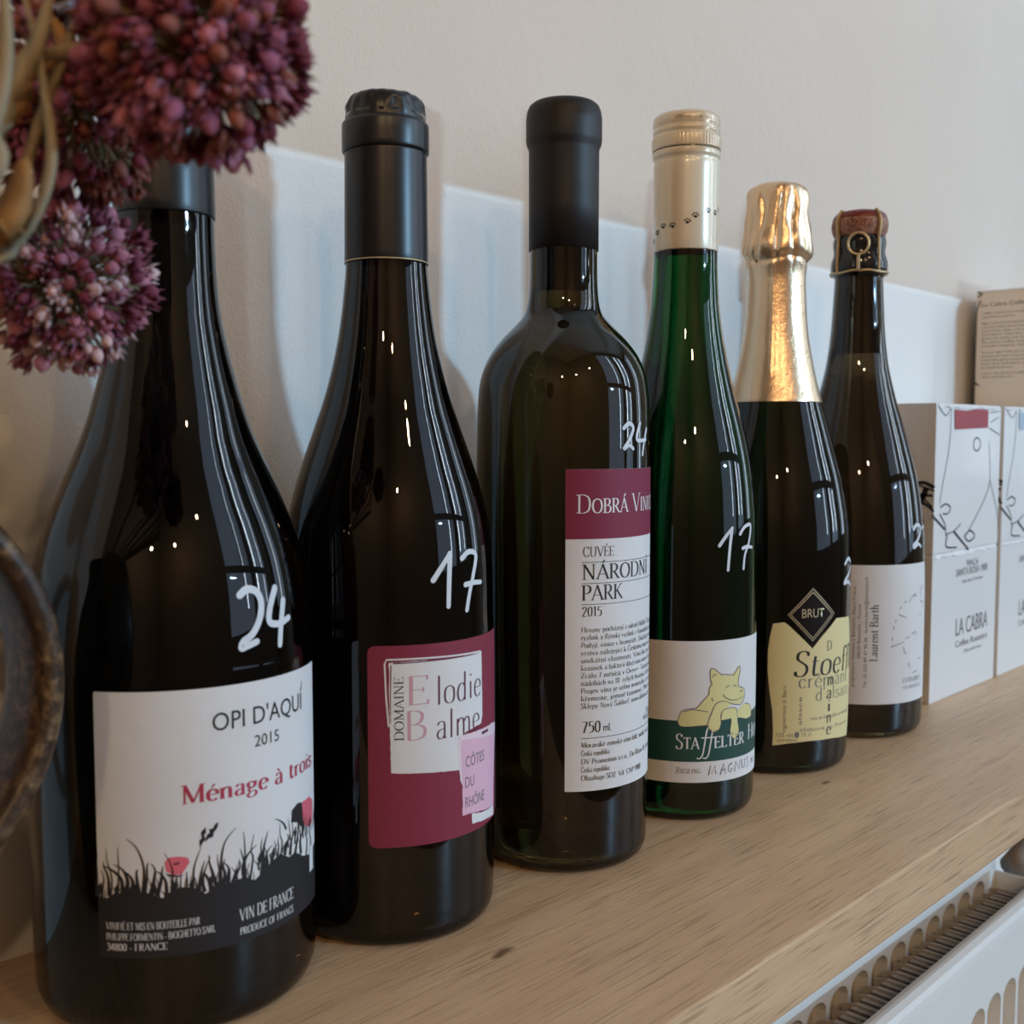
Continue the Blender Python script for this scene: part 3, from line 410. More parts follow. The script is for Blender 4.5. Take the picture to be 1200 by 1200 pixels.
# measured artwork: (degrees round the bottle from the side facing the room, height in mm), or mm on a box face
ART = {"n1":[[[26.1,124.2],[29.4,125.6],[33.9,124.6],[35.7,121.2],[34.1,116.5],[30.4,112.8],[26.5,111.2],[25.5,109.4],[28.2,109.8],[32.4,110.6]],[[43.9,124.8],[40.3,120.0],[39.3,115.6],[44.6,114.5],[50.8,115.6]],[[48.1,120.9],[45.5,113.7],[44.2,108.4]]],"n2":[[[22.9,121.9],[27.7,125.9],[33.3,130.3]],[[33.3,130.3],[32.3,121.5],[31.6,112.9]],[[41.3,128.3],[46.7,130.2],[53.0,128.8],[49.9,122.3],[46.6,116.8],[44.1,110.8]],[[43.4,119.4],[49.2,119.7],[57.0,119.4]]],"n3":[[[41.3,171.7],[46.0,173.5],[50.2,171.7],[46.4,167.4],[41.2,163.8],[45.9,165.2],[50.1,163.8]],[[58.1,173.6],[54.3,169.0],[55.7,167.0],[66.9,167.3]],[[68.3,171.4],[64.3,166.8],[61.5,161.5]]],"n4":[[[28.4,121.5],[33.7,125.3],[40.1,128.9]],[[39.7,128.6],[37.6,120.1],[36.0,110.7]],[[48.4,126.1],[54.5,129.1],[63.3,129.3],[60.1,122.1],[54.3,116.7],[52.5,110.7]],[[51.5,119.7],[57.4,120.2],[65.6,119.5]]],"n5":[[[65.7,104.4],[72.9,106.6],[83.4,103.2],[73.3,98.7],[66.0,96.0],[64.5,94.5],[72.0,94.9],[80.3,92.5]]],"n6":[[[57.0,116.8],[61.8,118.9],[69.3,118.0],[68.9,114.6],[62.1,110.2],[56.0,108.0],[56.6,106.6],[63.3,108.3],[68.5,106.6]],[[75.2,116.8],[86.8,117.7],[86.7,117.0],[81.7,113.5],[86.7,110.3],[78.4,107.9]]],"ground":[[-31.4,42.4],[-26.5,42.1],[-23.3,43.7],[-15.8,43.8],[-12.2,44.0],[-5.8,42.0],[-3.6,43.3],[0.7,44.6],[6.4,43.7],[9.3,41.7],[13.8,42.9],[20.0,43.6],[24.9,43.8],[29.2,42.0],[33.0,43.8],[37.0,45.5],[41.9,46.9],[47.2,44.5],[51.4,44.9],[57.8,42.0],[64.0,40.8],[68.9,41.4]],"blades":[[[-25.7,42.7],[-25.7,47.8],[-27.4,51.1],[-27.6,52.4],2.2],[[-24.9,42.8],[-24.3,47.8],[-26.0,52.8],[-26.3,56.1],1],[[-22.2,43.4],[-21.6,49.6],[-21.7,53.5],[-21.7,56.6],1],[[-20.3,43.5],[-20.9,47.9],[-25.4,50.6],[-27.6,50.9],3],[[-19.5,43.5],[-18.3,46.8],[-20.0,50.2],[-23.8,51.8],3.5],[[-17.3,43.2],[-16.4,46.8],[-18.2,49.1],[-20.1,49.9],3],[[-12.9,43.7],[-12.3,50.7],[-14.7,56.3],[-18.4,59.0],1.8],[[-14.4,43.5],[-14.8,46.8],[-15.0,49.6],[-14.3,50.5],3],[[-12.2,43.4],[-11.3,47.9],[-11.1,51.2],[-10.5,52.3],2],[[-10.0,43.3],[-8.9,46.7],[-8.3,50.0],[-9.8,52.0],3],[[-7.9,42.7],[-6.4,46.5],[-5.9,49.3],[-5.5,51.0],3],[[-4.4,42.5],[-4.6,46.4],[-6.3,48.8],[-8.3,49.7],2.5],[[-2.9,42.9],[-2.1,48.5],[-3.0,51.9],[-4.9,54.5],1.2],[[-1.5,42.8],[-1.1,45.0],[-1.0,46.7],[-0.8,47.9],2],[[0.3,43.2],[0.6,45.5],[0.7,47.1],[0.9,48.8],1],[[2.8,43.5],[3.0,45.8],[2.9,47.5],[2.6,48.9],1],[[4.9,42.7],[5.4,48.9],[6.6,52.2],[8.3,55.1],1.4],[[7.1,42.2],[7.5,45.3],[8.3,48.6],[9.5,51.2],3],[[9.3,42.2],[8.6,45.1],[9.4,48.4],[11.7,52.1],2.5],[[12.2,42.3],[10.8,45.4],[9.4,47.3],[8.7,47.9],3],[[13.8,42.7],[12.4,46.9],[11.3,49.9],[11.0,52.6],2.8],[[14.5,42.5],[14.8,47.1],[14.3,50.0],[14.1,52.2],1.4],[[16.1,42.9],[16.9,46.1],[16.2,48.6],[17.0,50.7],3],[[15.3,43.0],[15.5,49.8],[17.1,55.3],[21.6,58.8],2],[[18.0,43.1],[18.6,46.4],[18.1,48.2],[16.2,49.7],2.5],[[20.0,43.3],[21.7,45.9],[22.9,47.4],[22.6,49.5],3.5],[[24.1,43.4],[24.6,48.2],[23.8,50.7],[23.1,52.5],1.6],[[24.9,43.2],[24.2,47.1],[26.4,50.2],[30.2,52.2],3.5],[[24.9,43.2],[25.1,49.3],[25.0,53.9],[24.6,57.0],1.3],[[27.1,42.8],[28.5,48.6],[27.7,51.1],[29.1,55.5],1.5],[[32.0,43.2],[32.6,47.7],[32.2,51.3],[33.0,53.6],1.6],[[33.5,43.4],[33.1,47.6],[33.7,51.0],[35.7,55.2],4],[[34.9,44.3],[34.5,47.3],[35.6,49.4],[37.9,50.4],2.6],[[37.0,45.0],[37.0,46.7],[36.5,48.0],[39.6,47.2],2],[[40.7,46.7],[41.1,49.3],[40.8,50.6],[41.0,52.2],1.2],[[42.4,46.3],[43.1,50.0],[42.0,52.7],[42.2,55.9],1.2],[[44.8,45.7],[46.1,49.3],[48.1,50.6],[46.9,56.3],2.4],[[45.6,53.3],[44.4,55.1],[42.1,56.7],[39.0,57.9],1.6],[[47.9,44.9],[48.7,48.7],[50.1,51.3],[49.5,54.5],3],[[51.4,44.6],[53.0,48.2],[53.9,51.6],[53.2,56.0],3],[[56.0,43.1],[55.4,47.5],[57.2,49.5],[56.4,53.4],3.5],[[60.7,41.5],[61.9,45.2],[61.0,48.5],[62.3,53.8],2],[[65.3,40.5],[66.3,44.0],[64.5,48.8],[67.3,51.2],2.4],[[-28.5,42.0],[-28.0,44.8],[-27.5,47.7],[-28.6,50.1],2],[[-30.6,42.4],[-30.2,47.5],[-30.2,52.0],[-29.8,54.8],2]],"poppy":[[[-4.9,52.1],[-3.3,53.3],[0.2,53.3],[3.4,52.7],[4.0,51.3],[2.6,49.8],[1.1,48.2],[-2.1,48.2],[-4.5,49.5]],[[57.7,58.6],[65.0,58.7],[69.6,56.3],[69.1,49.5],[64.0,49.3],[58.5,51.6],[57.4,55.0]]],"poppydark":[[[-2.0,51.4],[0.2,51.7],[0.5,51.3],[-1.6,51.0]],[[-5.0,49.0],[-3.5,47.9],[0.0,47.5],[2.2,48.0],[0.1,48.0],[-2.8,48.4]],[[48.9,54.6],[49.5,58.1],[53.4,59.3],[57.0,58.8],[57.9,54.9],[58.5,50.7],[55.5,51.8],[53.2,53.6]]],"ear":[[[7.8,55.0],[7.6,57.1],[8.5,57.6],[8.2,59.3],[10.0,60.6],[10.1,59.1],[9.4,58.3],[9.9,57.1],[8.9,56.4]],[[9.6,56.3],[10.3,58.2],[11.5,58.9],[11.2,59.8],[12.7,59.9],[13.5,61.0],[14.8,61.4],[14.3,59.8],[13.0,58.7],[12.6,57.4],[11.1,57.3]]],"stamp":[[61.2,39.1],[67.8,39.6],[68.4,31.4],[61.2,31.7]],"w2":[[-0.4,95.8],[13.2,96.1],[27.9,95.6],[43.1,95.6],[56.2,95.4],[56.7,85.5],[57.0,73.5],[55.7,71.0],[42.8,69.9],[37.3,68.3],[37.5,63.1],[38.3,57.5],[29.9,58.1],[15.9,58.9],[0.3,59.6],[0.0,71.1],[-0.4,83.7]],"w2b":[[[-2.5,95.4],[-1.6,96.8],[13.3,96.8],[26.8,96.6],[43.1,96.2],[54.8,95.9],[56.2,95.4]],[[-2.5,95.4],[-1.9,85.0],[-0.7,74.9]]],"p2b":[[36.4,67.1],[38.7,69.1],[49.0,69.0],[70.6,68.7],[82.1,67.3],[78.8,60.4],[42.8,65.0],[39.8,51.7],[38.2,53.9]],"p2":[[38.9,67.4],[49.0,66.7],[61.1,65.5],[78.9,64.0],[75.3,52.7],[73.8,38.6],[56.2,40.5],[46.3,41.4],[39.7,41.6],[39.6,55.0]],"s2":[[46.8,41.1],[56.2,39.8],[73.8,38.8],[74.0,35.3],[58.4,36.7],[47.1,37.6]],"dog_fill":[[[22.0,68.2],[24.1,68.1],[31.7,64.9],[40.1,64.6],[43.9,66.0],[48.0,67.8],[49.0,64.7],[47.0,61.0],[47.9,58.8],[53.0,57.7],[55.2,55.5],[53.9,52.8],[49.2,50.9],[38.9,52.2],[31.1,53.5],[24.1,49.7],[12.6,49.5],[11.7,50.9],[16.5,54.2],[20.5,56.9],[21.7,60.6],[22.5,62.4],[21.6,66.2]],[[-1.8,45.2],[-0.3,48.0],[1.6,49.7],[7.8,50.5],[12.5,50.0],[22.4,49.3],[20.8,43.2],[14.3,43.4],[3.3,42.7],[-0.6,43.3]],[[24.1,49.2],[26.6,52.4],[32.0,53.3],[41.1,52.3],[38.0,50.8],[32.1,49.3],[30.5,46.6],[30.9,43.7],[29.6,41.4],[26.0,40.2],[22.6,40.8],[20.4,42.8],[21.2,45.1]],[[31.3,45.1],[32.2,49.1],[36.0,50.0],[43.3,49.9],[46.6,48.2],[53.3,50.5],[61.2,50.1],[66.5,47.0],[65.6,43.8],[58.1,43.5],[49.5,44.9],[41.3,45.4]],[[40.3,47.8],[41.7,49.8],[44.5,49.4],[46.3,47.3],[46.8,43.5],[48.7,39.0],[46.1,36.3],[43.3,35.9],[40.7,37.3],[39.3,39.8],[40.5,43.1]]],"dog_line":[[[23.4,60.9],[21.9,63.9],[21.8,67.1],[23.4,68.4],[27.2,67.0],[31.6,64.9]],[[31.7,65.4],[36.0,65.1],[40.9,64.5]],[[41.5,64.1],[43.9,65.5],[48.0,68.1],[49.1,65.6],[47.3,62.4],[47.7,59.1],[52.2,58.1],[55.2,56.5],[54.8,55.1]],[[55.2,55.0],[53.9,52.5],[49.9,50.8],[42.2,51.5],[34.9,53.2],[30.6,53.6]],[[32.5,56.5],[34.9,54.8],[41.0,53.4],[47.9,53.4],[53.4,54.2]],[[34.7,59.1],[36.5,60.0],[38.7,59.8]],[[41.9,59.5],[43.6,59.8],[45.5,59.0]],[[49.0,57.1],[51.0,56.2],[51.9,57.0]],[[23.1,60.9],[21.1,59.7],[20.9,57.1],[18.9,55.7],[14.9,53.2],[11.7,51.2],[4.7,50.6],[0.8,49.5],[-1.6,46.1],[-1.8,44.2],[0.9,42.9],[6.4,42.9],[14.3,42.9],[20.0,43.7]],[[2.4,49.5],[9.4,50.4],[20.7,49.3]],[[30.6,53.6],[26.2,52.4],[23.7,49.7],[20.8,45.6],[20.4,42.8],[22.6,40.8],[26.0,40.0],[29.6,41.3],[30.9,43.7]],[[30.8,45.6],[31.2,48.4],[35.0,49.9],[42.2,50.0],[45.7,48.8],[46.7,45.4],[48.4,39.5],[46.1,36.6],[43.3,36.0],[40.5,37.6],[39.3,40.3],[39.8,44.1]],[[56.2,50.6],[62.2,49.5],[66.6,46.5],[65.2,43.8],[57.3,43.5],[50.8,44.6]],[[22.6,40.8],[23.0,41.8]],[[26.2,40.1],[26.0,41.1]],[[41.5,39.2],[42.4,37.9]],[[45.5,36.6],[45.5,38.1]],[[23.1,55.4],[24.4,53.7]],[[23.7,64.3],[25.0,65.6],[27.2,65.1]]],"band4":[[[-24.2,44.4],[-10.9,45.5]]],"lab5":[[1.5,76.5],[9.4,77.3],[12.9,75.5],[30.5,64.0],[38.7,69.9],[53.3,77.9],[76.3,76.8],[83.3,65.1],[86.2,49.9],[83.1,27.9],[77.2,15.1],[49.5,17.3],[28.3,17.6],[14.4,16.9],[2.4,15.6],[2.7,23.5],[2.0,32.8],[-0.2,42.7],[-1.7,52.6],[-1.7,62.6],[-0.4,70.4]],"dia5":[[30.2,95.1],[51.5,80.7],[30.5,64.0],[10.6,81.2]],"dia5b":[[[30.2,93.6],[49.9,80.6],[30.4,67.8],[12.0,81.0],[30.2,93.6]],[[30.2,92.0],[47.5,80.6],[30.4,69.2],[13.8,81.0],[30.2,92.0]]],"art6":[[[58.4,81.0],[52.4,79.0],[49.3,76.3]],[[46.2,77.4],[43.4,76.1]],[[40.8,74.3],[38.8,72.8]],[[38.4,70.1],[46.6,67.8]],[[36.0,67.4],[35.3,65.5]],[[34.2,63.6],[33.8,61.7]],[[32.9,57.5],[32.5,55.6]],[[31.8,52.3],[36.5,53.1],[44.3,54.6]],[[46.1,56.4],[51.2,57.0]],[[53.3,58.3],[58.7,59.3],[58.3,56.9]],[[43.5,51.8],[45.5,47.8]],[[44.5,48.3],[47.4,48.1]],[[49.8,42.7],[52.1,39.1]],[[55.8,36.3],[62.7,37.1]],[[63.6,43.4],[69.0,43.7]],[[72.7,85.3],[66.1,81.9],[68.1,77.9]],[[66.4,76.1],[73.1,74.5],[70.8,72.3]],[[65.1,68.4],[67.7,68.4]],[[55.9,79.7],[59.8,79.4]]],"box":[[[2.3,187.0],[13.7,181.3],[21.0,185.6]],[[22.3,185.6],[20.5,161.8],[10.6,134.8],[8.2,126.4]],[[9.2,123.9],[17.4,125.7],[24.8,123.1],[20.8,119.4],[13.6,119.7]],[[8.7,119.6],[17.1,112.3],[18.8,105.4]],[[-2.7,119.4],[16.4,109.8]],[[18.7,106.2],[31.4,107.7],[42.1,111.8]],[[31.5,107.2],[42.8,101.1],[55.9,94.0]],[[20.9,105.2],[19.7,98.4],[36.5,96.8]],[[55.9,106.5],[80.0,125.1],[90.0,139.3],[86.5,165.0]],[[90.0,138.4],[102.3,120.4],[108.5,105.1]],[[49.3,103.4],[58.1,106.4],[66.3,102.2],[56.4,99.3],[49.4,102.5]],[[85.8,174.0],[105.8,169.0]],[[86.5,184.0],[104.5,185.2]],[[87.9,177.7],[103.3,181.5]]],"boxw":[1,1,1.8,1.6,3,1.4,3,2,1,1,2,1.2,1,1],"bean":[[59.8,165.1],[65.1,167.5],[70.9,165.0],[70.3,160.5],[64.8,158.6],[60.1,161.2],[59.8,165.1]],"stick":[[27.0,185.4],[45.7,184.7],[63.7,186.4],[83.5,185.6],[83.4,174.0],[28.3,172.6]],"boxtext":[[36.3,80.5],[90.7,80.3],[39.1,40.4],[94.1,37.4],[93.1,49.3],[38.7,33.4],[93.6,30.5],[52.5,27.9],[82.8,25.8],[46.9,75.1],[82.4,75.1]],"side3":[[339.9,271.4],[312.5,270.5],[340.6,251.7],[311.9,251.6],[340.6,203.9],[344.8,287.4],[347.4,283.6],[342.5,284.1],[345.5,281.2],[343.6,278.4],[347.8,268.4],[349.4,212.4],[342.9,207.6]]}
PROF = {'b1': [(0, 5), (28, 4), (33, 0.6), (36.5, 0), (39.6, 1.4), (41.4, 4.6), (42.1, 11), (42.4, 40), (42.4, 96), (42.2, 105), (41.6, 115), (40.6, 124.5), (38.6, 134.5), (35.4, 144.5), (31.3, 154.5), (27.4, 163.5), (24.2, 171.7), (21.6, 180.4), (19.2, 189.6), (17.2, 198.5), (15.7, 207), (14.9, 216), (14.5, 226), (14.4, 234), (14.3, 262), (14.3, 290)], 'b2': [(0, 5), (24, 4), (29, 0.6), (32, 0), (35, 1.4), (36.6, 4.6), (37, 11), (37.2, 40), (37.1, 96), (36.9, 106), (36.6, 121), (36, 131.9), (34.6, 141.9), (32.1, 151.9), (28.8, 162), (25.2, 172.4), (22, 181.9), (19.3, 192), (17.2, 201.8), (15.7, 211.5), (14.6, 221.5), (14.1, 228), (13.8, 240), (13.7, 278)], 'b3': [(0, 5), (22, 4), (27, 0.6), (30, 0), (32.8, 1.4), (34.3, 4.6), (34.7, 11), (34.9, 54), (35.1, 110), (35, 152), (34.8, 170), (34.5, 181), (33.6, 190), (31.8, 196.4), (28.9, 202), (24.5, 207.6), (18.6, 213.6), (15.6, 217.4), (14.2, 222.5), (13.6, 231), (13.5, 242), (13.4, 260), (13.4, 294)], 'b4': [(0, 5), (21, 4), (26, 0.6), (29, 0), (31.4, 1.4), (33, 4.6), (33.5, 11), (33.7, 40), (33.7, 80), (33.4, 112), (33, 130), (32.4, 139), (31.3, 150), (29.3, 162.5), (26.2, 175.5), (22.7, 188.2), (19.6, 200.9), (17.1, 213.9), (15.4, 226.5), (14.5, 240), (14.2, 251), (13.9, 270), (13.6, 303)], 'b5': [(0, 5), (26, 4), (31, 0.6), (34.5, 0), (37.4, 1.4), (39, 4.6), (39.5, 11), (39.7, 30), (39.6, 78), (39.2, 110), (38.4, 124), (36.8, 135), (34.2, 148.4), (30, 163.5), (26.4, 176), (23.5, 186), (20.8, 196), (18.4, 207.1), (15.9, 221.6), (14.7, 236), (14.2, 250), (14.6, 262), (14.4, 280)], 'b6': [(0, 5), (26, 4), (31, 0.6), (34.5, 0), (37.6, 1.4), (39.4, 4.6), (39.9, 11), (40.1, 46), (39.9, 80), (39.2, 102), (38.2, 116), (36.6, 131), (34, 146.4), (29.8, 162.7), (25.2, 178.7), (22, 189.5), (19.3, 200), (17, 211.4), (15.1, 227.5), (14.1, 243.5), (13.5, 256), (13.6, 259), (15.1, 261), (15.4, 265), (15.2, 269), (14, 271), (13.4, 274), (13.8, 278), (13.5, 282)]}
BT = {'b1': (0.1735, 0.3092), 'b2': (0.2527, 0.3006), 'b3': (0.3401, 0.2951), 'b4': (0.4215, 0.2931), 'b5': (0.5141, 0.3007), 'b6': (0.6049, 0.3005)}
def Rz(b, z):
    P = PROF[b][4:]
    if z <= P[0][1]: return P[0][0]
    for (r0, z0), (r1, z1) in zip(P, P[1:]):
        if z <= z1: return r0+(r1-r0)*(z-z0)/max(1e-6, z1-z0)
    return P[-1][0]
def wrap(b, Rref):
    D = [(p[1], p[0]) for p in DENSE[b]]
    def R_(z):
        lo = D[0]
        for q in D:
            if q[0] >= z:
                return q[1] if q[0] == lo[0] else lo[1]+(q[1]-lo[1])*(z-lo[0])/(q[0]-lo[0])
            lo = q
        return D[-1][1]
    def f(u, v, off):
        a = u/Rref; r = (R_(v)+off)/1000
        return Vector((r*math.cos(a), r*math.sin(a), v/1000))
    return f
DENSE = {}
for b_ in PROF:
    d = crom(PROF[b_], 6); DENSE[b_] = [(max(0, r), z) for r, z in d]
def bottle(b, name, label):
    bx, by = BT[b]; t = thing(name, label, 'bottle', (bx, by, 0), math.atan2(-by, -bx), 'wine bottles on the shelf')
    P = [(r/1000, z/1000) for r, z in DENSE[b]]; zs = P[-1][1]
    P = P+[(P[-1][0]-.002, zs+.001), (0, zs+.001)]
    V, F = lathe_data(P, 128)
    if b in LIQ:     # the air above the wine, hollowed out of the neck
        z0 = LIQ[b]; Q = [(0, z0), ((Rz(b, z0*1000)-3.1)/1000, z0)]+[(r-.0031, z) for r, z in P[:-2] if z > z0+.0015 and z < zs-.012]
        Q.append((0, Q[-1][1])); V2, F2 = lathe_data(Q, 64, flip=True); n = len(V); V += V2; F += [tuple(a+n for a in f) for f in F2]
    mesh('glass_body', V, F, GL[b], t, True)
    return t
LIQ = {'b3': .2260, 'b6': .2150, 'b4': .262}
DEG = PI/180
def U(b, R_, P): return [(p[0]*DEG*R_, p[1]) for p in P]
def price(b, key, wd, parent):
    R_ = PROF[b][7][0]; a = Art()
    R0 = {'b1': 41, 'b2': 34, 'b3': 35, 'b4': 33.2, 'b5': 39.5, 'b6': 38.4}[b]
    for st in ART[key]: a.ribbon(crom(U(b, R0, st), 6), wd, wd*.85, round_=True)
    a.build('price_marking', marker, parent, wrap(b, R0), 1.5, .22)
def label_sheet(b, R0, P, m, parent, off=.16, name='paper_label'):
    return Art().poly(P).build(name, m, parent, wrap(b, R0), 1.5, off)
def rrect(u0, v0, u1, v1, r=2.):
    o = []
    for cx, cy, a0 in ((u1-r, v0+r, -90), (u1-r, v1-r, 0), (u0+r, v1-r, 90), (u0+r, v0+r, 180)):
        o += [(cx+r*math.cos(math.radians(a0+k*22.5)), cy+r*math.sin(math.radians(a0+k*22.5))) for k in range(5)]
    return o

# ================================================================ bottle 1: black bottle, meadow label
T = bottle('b1', 'wine_bottle', 'nearest black wine bottle, white label with a black meadow silhouette and pink poppies')
R0 = 42.4; W = wrap('b1', R0)
lab = label_sheet('b1', R0, rrect(-22.2, 25.2, 54, 99.5, .6), paper, T)
g = Art(); P = U('b1', R0, ART['ground']); P[0] = (-22.2, P[0][1]); g.poly([(-22.2, 25.2)]+P[:-1]+[(54, P[-2][1]+1.5), (54, 25.2)])
for b_ in ART['blades']:
    pts = crom(U('b1', R0, b_[:-1]), 4); g.ribbon(pts, b_[-1]*.36+.25, .12)
for k in range(46):
    u = -21.8+k*1.66; base_ = 41.5+(3 if u > 22 else 0)+(3 if u > 34 else 0); h = rnd.uniform(3, 8); l = rnd.uniform(-2.2, 2.2)
    g.ribbon(crom([(u, base_), (u+l*.2, base_+h*.5), (u+l, base_+h)], 4), rnd.uniform(.4, .9), .1)
    if k % 3 == 0: g.poly([(u, base_+1), (u+1.1, base_+3), (u+.6, base_+5.2), (u-.5, base_+3.5)])
for p in ART['ear']: g.poly(U('b1', R0, p))
g.build('meadow_print', ink_label, lab, W, 1.5, .26)
for p in ART['poppy']: Art().poly(U('b1', R0, p)).build('poppy_print', poppy_red, lab, W, 1.5, .23)
for p in ART['poppydark']: Art().poly(U('b1', R0, p)).build('poppy_dark_print', ink_label, lab, W, 1.5, .29)  # black parts of the printed poppies
a = Art().text("OPI D'AQUÍ", 9.8, 43.2, 87.2, 5.0).text('2015', 22.3, 31.2, 80.6, 3.3).rect(43.0, 93.5, 43.25, 95.5)
a.build('black_lettering', ink, lab, W, 1.5, .28)
Art().serif('Ménage à trois', 1.0, 50.6, 67.8, 5.2, weight=.15).build('red_lettering', red_ink, lab, W, 1.5, .28)
K = dict(weight=.13, serifs=False)
a = Art().serif('VIN DE FRANCE', 16.6, 36.8, 31.4, 3.5, **K).serif('PRODUCE OF FRANCE', 16.7, 36.9, 27.3, 2.1, **K)
a.rect(47.6, 35, 51, 43)
a.serif('VINIFIÉ ET MIS EN BOUTEILLE PAR', -20, 5.4, 33.3, 2.1, **K).serif('PHILIPPE FORMENTIN - BIOGHETTO SARL', -20, 9.6, 30.3, 2.0, **K).serif('34800 - FRANCE', -20, -3.3, 27.4, 2.0, **K)
a.build('white_lettering', white_ink, lab, W, 1.5, .3)
price('b1', 'n1', 2.2, T)
def capsule(b, P, m, parent, name='capsule', fn=None, n=96): return lathe(name, [(r/1000, z/1000) for r, z in P], m, parent, n, fn)
def crimp(a, z, r):
    if z < .2762 or r < .009: return 0
    k = min(1, (z-.2762)/.004); return k*(noise.noise((math.cos(a)*4, math.sin(a)*4, z*260))*.0009+abs(math.sin(a*9.5+z*300))*-.0003)
def wine_cap(zb, zt, rb):
    d = zt-zb
    return [(rb+.1, zb), (rb+.35, zb), (rb+.3, zb+8), (14.15, zt-20.2), (14.1, zt-19.6), (14.85, zt-19.2), (15.0, zt-17.5), (14.95, zt-10.5), (14.6, zt-9.9), (13.9, zt-9.4), (13.8, zt-8), (13.7, zt-5), (13.3, zt-2.6), (12.2, zt-1), (10, zt-.3), (5, zt), (0, zt)]
capsule('b1', crom(wine_cap(234.5, 290, 14.4), 2), cap_black, T)

# ================================================================ bottle 2: wine-red label
T = bottle('b2', 'wine_bottle', 'black wine bottle with a wine-red label, torn white panel and pink corner, marked 17')
R0 = 37.2; W = wrap('b2', R0)
lab = label_sheet('b2', R0, rrect(-7.2, 34.8, 54.5, 101.3, 2.4), wine_paper, T)
def jag(P, amp, seed):
    r = random.Random(seed); o = []
    for p, q in zip(P, P[1:]+P[:1]):
        d = math.hypot(q[0]-p[0], q[1]-p[1]); n = max(1, int(d/1.1))
        o += [(p[0]+(q[0]-p[0])*k/n+(r.uniform(-amp, amp) if k else 0), p[1]+(q[1]-p[1])*k/n+(r.uniform(-amp, amp) if k else 0)) for k in range(n)]
    return o
a = Art().poly(jag(U('b2', R0, ART['w2']), .12, 3))
for p in ART['w2b']: a.ribbon(U('b2', R0, p), .55)
a.build('white_panel_print', paper, lab, W, 1.5, .23)
Art().poly(jag(U('b2', R0, ART['p2b']), .1, 4)).build('pale_pink_panel_print', pale_pink, lab, W, 1.5, .27)
Art().poly(jag(U('b2', R0, ART['s2']), .15, 6)).build('white_scrap_print', paper, lab, W, 1.5, .27)
Art().poly(jag(U('b2', R0, ART['p2']), .12, 5)).build('pink_panel_print', pink_paper, lab, W, 1.5, .31)
a = Art().serif('E', 5.1, 13.6, 81.6, 9.6, weight=.09, serifs=False).serif('B', 4.6, 12.6, 70.1, 9.6, weight=.09, serifs=False)
a.build('pink_initials', mat('rose_print', (.55, .30, .36), .5), lab, W, 1.5, .28)
a = Art().serif('lodie', 15.2, 36.2, 80.9, 9.6, weight=.075, serifs=False).serif('alme', 15.2, 35.2, 69.3, 9.6, weight=.075, serifs=False)
a.rect(36.5, 66.9, 41.5, 67.9)
a.build('plum_lettering', plum_ink, lab, W, 1.5, .33)
a = Art().serif('DOMAINE', 70.2, 91.2, 4.4, 3.0, weight=.1, vert=True).build('side_lettering', ink, lab, W, 1.5, .36)
a = Art().text('CÔTES', 27.2, 38.0, 57.8, 3.6).text('DU', 27.0, 31.6, 50.8, 3.6).text('RHÔNE', 27.0, 38.0, 43.9, 3.6)
a.build('dark_lettering', grey_ink, lab, W, 1.5, .36)
Art().ribbon([(1.2, 95.6), (14, 95.7), (24, 95.6), (34, 95.3)], .45, .1).ribbon([(.4, 95), (.2, 84), (.2, 76)], .35, .12).build('ink_stroke', plum_ink, lab, W, 1.5, .33)
price('b2', 'n2', 1.8, T)
capsule('b2', crom(wine_cap(228.2, 285, 14.1), 2), cap_black, T, fn=crimp)
lathe('capsule_edge', [(.01425, .2281), (.01462, .2281), (.01462, .2285), (.01425, .2285), (.01425, .2281)], gold_print, T)

# ================================================================ bottle 3: claret-shaped olive bottle
T = bottle('b3', 'wine_bottle', 'high-shouldered olive glass bottle with a tall white label topped by a maroon band')
R0 = 35.0; W = wrap('b3', R0)
lab = label_sheet('b3', R0, rrect(1.0, 33.2, 56, 156.3, .4), paper, T)
Art().rect(1.05, 130, 56, 156.28).build('maroon_band', maroon, lab, W, 1.5, .22)
a = Art().serif('Dobrá Vinice', 5.2, 52, 139.8, 6.9, weight=.105, caps=True)
a.build('white_lettering', white_ink, lab, W, 1.5, .28)
a = Art().serif('CUVÉE', 7.6, 20.6, 123.4, 3.7, weight=.1).serif('NÁRODNÍ', 7.2, 43.2, 114.7, 5.7, weight=.12).serif('PARK', 7.2, 25, 106.8, 5.7, weight=.12)
a.serif('2015', 7.3, 15.4, 100.7, 3.6, weight=.11).serif('750', 7.4, 15.3, 56.0, 4.3, weight=.12).text('ml.', 16.3, 19.8, 56.0, 3)
a.text('alk.', 40.5, 43.5, 56.2, 2.2).text('12,5% obj.', 44.2, 54.5, 56.0, 4)
for z in (121.2, 113.2, 105.2, 53.8): a.rect(7.2, z-.1, 56, z+.1)
para = ['Hrozny pocházejí z odrůd Müller Thurgau,', 'ryzlink a Rýnský ryzlink z Národního parku', 'Podyjí, vinice v hranicích. Unikátní půdní', 'vrstva náležející k Českému masivu dává', 'unikátní vlastnosti. Víno bez použití', 'kvasinek a bakterií dává vínu minerálnost.', 'Zrálo 7 měsíců v Qvevri - Georgijských', 'nádobách na 10% celých hroznů z Moravy.', 'Projev vína je velmi minerální s tónem', 'křemene, jemné taninový. Plné víno.', 'Sklepy Nový Šaldorf. www.dobravinice.cz']
for k, s in enumerate(para): a.serif(s, 7.1, 52.5-(k % 3), 94.6-k*2.93, 2.05, weight=.10, serifs=False)
